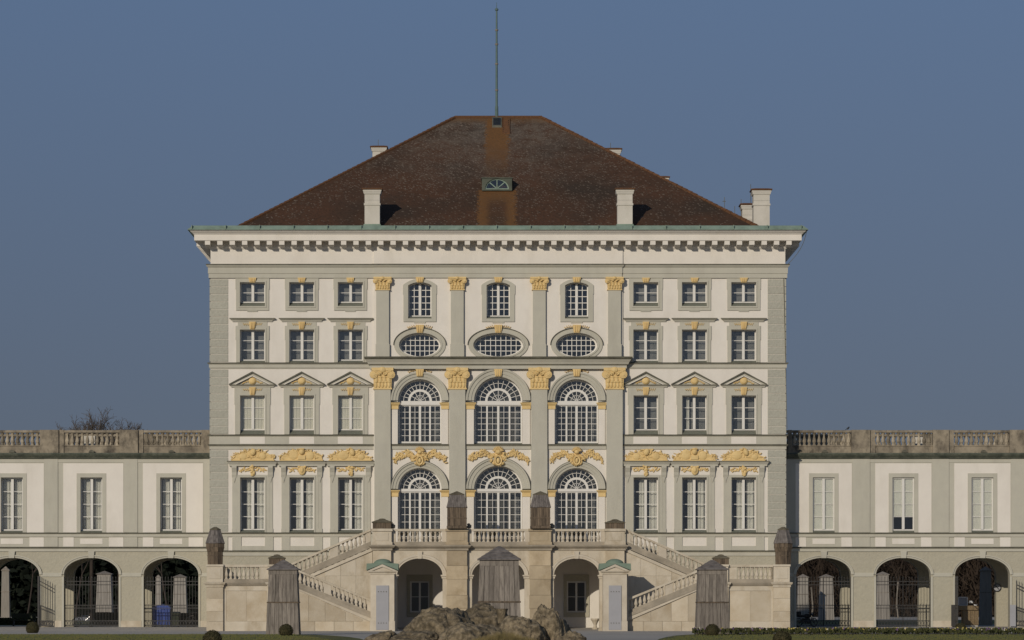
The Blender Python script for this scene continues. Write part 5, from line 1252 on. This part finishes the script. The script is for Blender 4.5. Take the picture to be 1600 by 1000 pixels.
b = MB(); b.tube((.68, -.09, .32), (.42, -.09, .95), .03, n=5); b.tube((.68, .09, .32), (.42, .09, .95), .03, n=5); b.tube((.40, -.36, 1.03), (.40, .36, 1.03), .02, n=5); b.tube((.42, 0, .9), (.40, 0, 1.03), .03, n=5); b.build('fork', M['iron'], t)
MB().ell((.52, 0, .9), (.1, .1, .1), 8, 6).build('headlight', M['chrome'], t)
b = MB(); b.tube((-.1, -.2, .3), (-.85, -.22, .38), .05, .06, 6); b.build('exhaust', M['chrome'], t)
b = MB(); b.box(-1., -.55, -.22, .22, .82, 1.1); b.build('top_case', M['black'], t)
# ticket counter
y = WY+3.0; u = S*K(y)
t = thing('ticket_counter', 'tan wooden counter standing inside the third right arch', 'counter', (X(1512, y), y, 0))
b = MB(); b.box(-9*u, 16*u, -.3, .4, .12, 1.2); b.build('body', M['tan'], t)
for i in range(4): MB().box(-8.5*u+i*6.2*u, -8.5*u+i*6.2*u+5.9*u, -.33, -.301, .16, 1.15).build('front_board', M['tan'], t)
MB().box(-16*u, 16*u, -.42, .5, 1.2, 1.52).build('top', M['tan'], t); MB().box(-16*u, 15*u, -.4, .4, 0., .115).build('base_board', M['chimney'], t)
t = thing('display_case', 'grey-framed display box standing on the tan counter', 'display box', (X(1503.5, y), y, 1.52))
b = MB(); h = 13.5*u; w_ = 7*u
for s in (-1, 1): b.box(s*w_-.03, s*w_+.03, -.3, -.24, 0, h); b.box(s*w_-.03, s*w_+.03, .24, .3, 0, h)
b.box(-w_, w_, -.3, .3, h-.05, h); b.box(-w_, w_, -.3, .3, 0, .03); b.build('frame', M['paper'], t); MB().box(-w_+.03, w_-.03, -.2, .2, .03, h-.05).build('content', M['panel'], t)
t = thing('card_stand', 'small white card on a stand on the tan counter', 'card stand', (X(1516.5, y), y-.2, 1.52))
MB().box(-3*u, 3*u, -.01, .01, 4*u, 7.5*u).build('card', M['paper'], t); MB().tube((0, .02, 0), (0, .02, 4.5*u), .015, n=5).build('stem', M['iron'], t); MB().box(-.08, .08, -.06, .06, 0, .02).build('foot', M['iron'], t)
tag(MB().box(X(1521, y), X(1526, y), y-.3, y-.1, 1.52, 1.52+2*u).build('leaflet_pile', M['paper']), 'short pile of white leaflets at the right end of the counter', 'leaflets')
y = WY+5.22
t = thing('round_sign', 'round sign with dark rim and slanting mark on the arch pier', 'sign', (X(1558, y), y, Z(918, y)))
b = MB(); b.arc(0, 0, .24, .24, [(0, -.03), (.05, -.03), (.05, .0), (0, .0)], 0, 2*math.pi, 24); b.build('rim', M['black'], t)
b = MB(); b.prism([(.25*math.cos(2*math.pi*i/24), .25*math.sin(2*math.pi*i/24)) for i in range(24)], -.015, 0); b.build('face', M['panel'], t)  # grey face colour stands in for the shade on the unlit sign
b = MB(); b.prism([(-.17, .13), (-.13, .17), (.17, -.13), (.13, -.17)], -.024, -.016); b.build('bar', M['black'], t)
t = thing('dark_bench', 'dark bench seen low inside the leftmost arch', 'bench', (X(37, 12.), 12., 0))
MB().box(-.9, .9, -.2, .2, .42, .48).build('seat', M['greenpl'], t); MB().box(-.9, .9, .18, .22, .6, .95).build('backrest', M['greenpl'], t)
for s in (-1, 1): MB().box(s*.75-.04, s*.75+.04, -.18, .2, 0, .42).build('leg', M['iron'], t)
# stone vase at the loggia, bird
t = thing('stone_vase', 'small waisted stone vase standing right of the loggia window', 'vase', (X(930, TY+1.), TY+1.2, -.12))
MB().lathe(0, 0, [(.22, 0), (.22, .08), (.12, .14), (.11, .32), (.2, .52), (.3, .68), (.3, .76)], 12).build('body', M['stone'], t)
t = thing('bird', 'small dark bird perched on the right wing parapet', 'bird', (X(1325, WY), WY+.1, Z(672, WY)+.02)); t.scale = (.62, .62, .62)
b = MB(); b.ell((0, 0, .17), (.15, .1, .11), 8, 6, rot=.5); b.ell((.12, 0, .30), (.075, .07, .075), 8, 5); b.tube((.18, 0, .3), (.25, 0, .29), .02, .004, 4); b.tube((-.1, 0, .1), (-.3, 0, .02), .05, .03, 4); b.tube((0, -.03, .08), (.01, -.03, 0), .012, n=4); b.tube((0, .03, .08), (.01, .03, 0), .012, n=4)
b.build('body', M['black'], t, smooth=True)

# ------------------------------------------------------------------ boulders of the fountain
def boulder(px, pt, hwp, d, hz, label, seed, dep=1.2, tilt=0., sharp=.25, moss=False):
    y = d-DIST; u = S*d/DIST; x = X(px, y); zt = Z(pt, y); rx = hwp*u
    me = bpy.data.meshes.new('boulder'); bm = bmesh.new(); bmesh.ops.create_icosphere(bm, subdivisions=6, radius=1)
    off = Vector((seed*13.7, seed*5.1, seed*2.3))
    for v in bm.verts:
        p = v.co.copy(); q = p*1.3+off
        f = 1 + sharp*noise.noise(q) + sharp*.7*(.5-abs(noise.noise(q*2.1))) + .12*(.3-abs(noise.noise(q*2.6+Vector((3,1,7))))) + .05*noise.noise(q*6.) + .025*(.35-abs(noise.noise(q*11.)))+.022*noise.noise(q*23)+.018*noise.noise(q*45)
        p = p*f
        p.z = p.z if p.z > -.4 else -.4
        v.co = Vector((p.x*rx + tilt*p.z*hz, p.y*rx*dep, p.z*hz))
    zmax = max(v.co.z for v in bm.verts)
    for v in bm.verts: v.co.z += zt-zmax
    bm.to_mesh(me); bm.free(); me.materials.append(M['rock'])
    me.polygons.foreach_set('use_smooth', [True]*len(me.polygons))
    o = link('boulder', me); o.location = (x, y, 0); tag(o, label, 'boulder', 'fountain boulders'); return o
boulder(690, 948, 52, 142, 1.35, 'broad rounded boulder at the left of the fountain heap', 1)
boulder(764, 940.5, 47, 146, 1.5, 'tallest broad boulder in the middle of the heap before the plank cover', 2)
boulder(814, 961, 36, 140, 1.1, 'low rounded boulder between the tallest one and the upright one', 3)
boulder(857, 943, 33, 141, 1.7, 'upright craggy boulder at the right of the fountain heap', 4, sharp=.4)
boulder(893, 985, 26, 137, .8, 'small low boulder at the right foot of the fountain heap', 5)
boulder(596, 984, 24, 150, .6, 'small wedge-shaped boulder lying apart at the left', 6, sharp=.4, tilt=.3)
boulder(655, 985, 45, 135, .6, 'flat boulder in front at the left of the heap', 8)
boulder(735, 972, 52, 134, .9, 'low front boulder below the broad left one', 9)
t = thing('fountain_basin', 'small stone basin resting between the boulders before the plank cover', 'basin', (X(784, -112), -108.5, Z(962, -108.5)))
MB().lathe(0, 0, [(.16, -.3), (.17, .0), (.24, .22), (.27, .28), (.24, .28), (.18, .2)], 14).build('bowl', M['rock'], t)
b = MB(); rnd = random.Random(5)
for i in range(2600):
    px = rnd.uniform(738, 838); y = -119.6+rnd.uniform(-.5, .5); x = X(px, y); z0 = Z(1012, y); h = rnd.uniform(.3, .72)*(1-.5*abs(px-788)/50); a_ = rnd.uniform(-.12, .12)
    b.add([(x-.012, y, z0), (x+.012, y, z0), (x+a_, y+rnd.uniform(-.1, .1), z0+h)], [(0, 1, 2)])
struct(b.build('dry_grass', M['drygrass'], recalc=False), 'stuff')
# ------------------------------------------------------------------ clipped balls, flowers, hedge, trees
def leaf_cloud(b, c, r, n, size, rnd, shell=.75):
    for i in range(n):
        v = Vector((rnd.gauss(0, 1), rnd.gauss(0, 1), rnd.gauss(0, 1))).normalized(); q = rnd.uniform(shell, 1.)**.5*(1+rnd.uniform(-.04, .05))
        p = Vector(c)+Vector((v.x*r[0], v.y*r[1], v.z*r[2]))*q
        u_ = Vector((rnd.gauss(0, 1), rnd.gauss(0, 1), rnd.gauss(0, 1))).normalized(); w2 = u_.orthogonal().normalized()*size*.5; u_ = u_*size
        b.add([p-u_*.5, p+w2, p+u_*.5, p-w2], [(0, 1, 2, 3)])
def topiary(px, d, rp_, pc, label):
    y = d-DIST; u = S*d/DIST; r = rp_*u; rnd = random.Random(px)
    t = thing('topiary_ball', label, 'bush', (X(px, y), y, -.2), 'clipped round bushes along the lawns')
    zc = Z(pc, y)+.2
    b = MB(); b.ell((0, 0, zc), (r*.9, r*.9, r*.9), 14, 9); leaf_cloud(b, (0, 0, zc), (r, r, r), 2600, r*.09, rnd); b.build('foliage', M['box'], t, recalc=False)
    MB().tube((0, 0, -.05), (0, 0, zc), .04, n=5).build('stem', M['bark'], t)
topiary(447, 203, 11.3, 986, 'round clipped bush at the foot of the left grey plank cover')
topiary(1113, 203, 11.3, 986, 'round clipped bush at the foot of the right grey plank cover')
topiary(332, 158, 15.5, 1000, 'round clipped bush below the left lantern-shaped cover')
topiary(1222, 158, 15.5, 1001, 'round clipped bush below the right lantern-shaped cover')
topiary(51, 225, 10.5, 982, 'round clipped bush before the leftmost arch')
topiary(1501, 222, 10, 983.5, 'round clipped bush before the ticket counter arch')
rnd = random.Random(11); b = MB()
for i in range(5200):
    px = rnd.uniform(1082, 1620); d = rnd.uniform(209, 215); x, y = gp(px, d); h = rnd.uniform(.05, .30)
    z = -.12+h; s_ = rnd.uniform(.035, .07); mi = 0 if rnd.random() < .90 else rnd.choice((1, 1, 2, 3) if px > 1180 else (2, 2, 2, 1, 3))
    if mi: z = -.12+.22+rnd.random()*.12; s_ = .042
    a_ = rnd.uniform(0, 3.1); t_ = rnd.uniform(-.5, .5)
    b.add([(x-s_*math.cos(a_), y-s_*math.sin(a_), z-s_), (x+s_*math.cos(a_), y+s_*math.sin(a_), z-s_*.8), (x+s_*math.cos(a_)+t_*s_, y+s_*math.sin(a_), z+s_), (x-s_*math.cos(a_), y-s_*math.sin(a_)-t_*s_, z+s_)], [(0, 1, 2, 3)], mi)
struct(b.build('pansies', [M['leafg'], M['flower'], M['violet'], M['pale']], recalc=False), 'stuff')
# grass tufts along the near edge of the lawns
b = MB(); rnd = random.Random(21)
for s in (-1, 1):
    for i in range(9000):
        d = rnd.uniform(158, 211); lim = max(0, 209-d)*1.9; px = rnd.uniform(-40, 460+min(lim, 100)) if s < 0 else rnd.uniform(1088-min(lim, 55), 1640); x, y = gp(px, d); h = rnd.uniform(.02, .06)
        b.add([(x-.03, y, -.158), (x+.03, y, -.158), (x+rnd.uniform(-.04, .04), y, -.158+h)], [(0, 1, 2)])
struct(b.build('grass', M['lawn'], recalc=False), 'stuff')
def hedge(x0, x1, y, h, label):
    b = MB(); rnd = random.Random(int(x0*7)); b.box(x0, x1, y, y+1., 0, h-.05)
    for i in range(int((x1-x0)*260)):
        x = rnd.uniform(x0, x1); f = rnd.random(); p = Vector((x, y-.02, rnd.uniform(0, h))) if f < .6 else Vector((x, y+rnd.random(), h-.02))
        u_ = Vector((rnd.gauss(0, 1), rnd.gauss(0, 1), rnd.gauss(0, 1))).normalized()*.07; w2 = u_.orthogonal().normalized()*.05
        b.add([p-u_, p+w2, p+u_, p-w2], [(0, 1, 2, 3)])
    tag(b.build('hedge', M['hedge'], recalc=False), label, 'hedge')
hedge(X(146, 14), X(186, 14), 14., 1.0, 'low clipped hedge in the second arch from the left')
hedge(X(270, 14), X(312, 14), 14., .95, 'low clipped hedge behind the bins')
hedge(X(-20, 25), X(62, 25), 25., .55, 'low clipped hedge behind the leftmost arch')
# bare trees
def bare_tree(name, h, seed, spread=.55, depth=6, m='bark', r0=None, trunk_f=.3, rmin=.012):
    rnd = random.Random(seed); tr_ = MB(); cr_ = MB()
    def grow(p, d, l, r, k):
        q = p; segs = 3 if k < 3 else 2
        for s in range(segs):
            d = (d+Vector((rnd.gauss(0, .09), rnd.gauss(0, .09), rnd.gauss(0, .05)+.03))).normalized(); q2 = q+d*(l/segs); r2 = r*(1-.25/segs)
            (tr_ if k == 0 else cr_).tube(q, q2, max(r, rmin), max(r2, rmin), 6 if k < 2 else (4 if k < 4 else 3)); q = q2; r = r2
            if k and s < segs-1 and k < depth and rnd.random() < .7:
                dd = (d+Vector((rnd.gauss(0, 1), rnd.gauss(0, 1), rnd.gauss(.15, .6)))*spread*1.1).normalized(); grow(q, dd, l*.6, r*.5, k+1)
        if k < depth:
            for i in range(3 if k < 4 else 2):
                dd = (d+Vector((rnd.gauss(0, 1), rnd.gauss(0, 1), rnd.gauss(.2, .5)))*spread).normalized(); grow(q, dd, l*rnd.uniform(.62, .82), r*.66, k+1)
    grow(Vector((0, 0, -.2)), Vector((0, 0, 1)), h*trunk_f, r0 or h*.018, 0)
    return tr_, cr_
def place_tree(tr_, cr_, x, y, label, m='bark', group=None, name='bare_tree', sc=1.):
    t = thing(name, label, 'tree', (x, y, 0), group); a_ = tr_.build('trunk', M['bark' if m == 'treetwig' else m], t, recalc=False); c_ = cr_.build('crown', {'palebark': M['twig'], 'treetwig': M['treetwig']}.get(m, M['bark']), t, recalc=False)
    t.scale = (sc, sc, sc); return t
yT = 42.
def dome_tree(h, rx, rz, limbs, seed):
    """winter tree with a dense rounded head of fine twigs"""
    rnd = random.Random(seed); tr_ = MB(); cr_ = MB(); base = h-rz*1.35
    tr_.tube((0, 0, -.2), (0, 0, base), .17, .13, 7)
    def twig(p, d, l, r, k):
        q = Vector(p)
        n = 4 if k < 2 else 3
        for s in range(n):
            d = (d+Vector((rnd.gauss(0, .13), rnd.gauss(0, .13), rnd.gauss(.02, .1)))).normalized(); q2 = q+d*(l/n); r2 = r*.8
            cr_.tube(q, q2, max(r, .011), max(r2, .011), 5 if k == 0 else 3); q = q2; r = r2
            if k < 3:
                for _ in range(2):
                    dd = (d+Vector((rnd.gauss(0, .55), rnd.gauss(0, .55), rnd.gauss(.05, .4)))).normalized(); twig(q, dd, l*.48, r*.55, k+1)
    for i in range(limbs):
        a = 2*math.pi*(i+rnd.random()*.6)/limbs; e = rnd.uniform(.15, 1.5)
        d = Vector((math.cos(a)*math.cos(e)*rx, math.sin(a)*math.cos(e)*rx, math.sin(e)*rz)); twig((0, 0, base*rnd.uniform(.86, 1.)), d.normalized(), d.length*rnd.uniform(.78, .86), .09, 0)
    return tr_, cr_
T1 = dome_tree(18., 3.8, 3.6, 18, 4)
zmx = sorted(v[2] for v in T1[1].v)[-60]
place_tree(*T1, X(143, yT), yT, 'leafless tree whose fine twigs rise over the left wing parapet', 'treetwig', sc=Z(639, yT)/zmx)
T2 = dome_tree(17., 2.6, 2.8, 12, 9); zmx2 = sorted(v[2] for v in T2[1].v)[-40]
place_tree(*T2, X(187, yT+5), yT+5, 'smaller leafless tree just right of the twiggy one over the left wing', 'treetwig', sc=Z(655, yT+5)/zmx2)
# wood behind the garden
def wood_mass(name, x0, x1, y0, y1, h, n, m, seed, size, twig):
    b = MB(); rnd = random.Random(seed)
    for i in range(n):
        x = rnd.uniform(x0, x1); y = rnd.uniform(y0, y1); z = h*rnd.random()**1.1
        if twig:
            d = Vector((rnd.gauss(0, .5), rnd.gauss(0, .3), rnd.gauss(.6, .6))).normalized()*rnd.uniform(.6, 2.2)*size; w2 = Vector((.02+.04*rnd.random(), 0, 0))*size*1.6
            p = Vector((x, y, z)); b.add([p-w2, p+w2, p+d], [(0, 1, 2)])
        else:
            u_ = Vector((rnd.gauss(0, 1), rnd.gauss(0, .5), rnd.gauss(0, 1))).normalized()*size*rnd.uniform(.5, 1.2); w2 = u_.orthogonal().normalized()*size*.5
            p = Vector((x, y, z)); b.add([p-u_, p+w2, p+u_, p-w2], [(0, 1, 2, 3)])
    struct(b.build(name, M[m], recalc=False), 'stuff')
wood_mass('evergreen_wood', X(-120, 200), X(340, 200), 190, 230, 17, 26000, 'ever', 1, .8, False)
wood_mass('winter_wood', X(1200, 200), X(1720, 200), 185, 235, 15, 60000, 'twig', 2, 1.3, True)
wood_mass('winter_undergrowth', X(1200, 240), X(1720, 240), 236, 250, 16, 16000, 'twig', 3, 1.0, False)
T3 = bare_tree('t', 12, 14, .5, 5, trunk_f=.38, r0=.11); first = None
spots = [(1268, 182), (1317, 178), (1404, 165), (1440, 180), (1575, 175)]
for i, (px, y) in enumerate(spots):
    lab = 'leafless tree with brown twigs in the wood behind the right wing'
    if first is None: first = place_tree(*T3, X(px, y), y, lab, 'palebark', 'leafless trees behind the right wing'); o = first
    else:
        o = dup(first); o.location = (X(px, y), y, 0)
    o.rotation_euler = (0, 0, i*1.3); o.scale = (1, 1, .85+.3*((i*37) % 10)/10)
spots = [(42, 184), (118, 186), (265, 186)]
T4 = bare_tree('t', 12.5, 23, .5, 5, trunk_f=.45, r0=.12); first = None
for i, (px, y) in enumerate(spots):
    lab = 'dark leafless tree in the gloomy wood behind the left wing'
    if first is None: first = place_tree(*T4, X(px, y), y, lab, 'bark', 'dark trees behind the left wing'); o = first
    else: o = dup(first); o.location = (X(px, y), y, 0)
    o.rotation_euler = (0, 0, i*1.7)
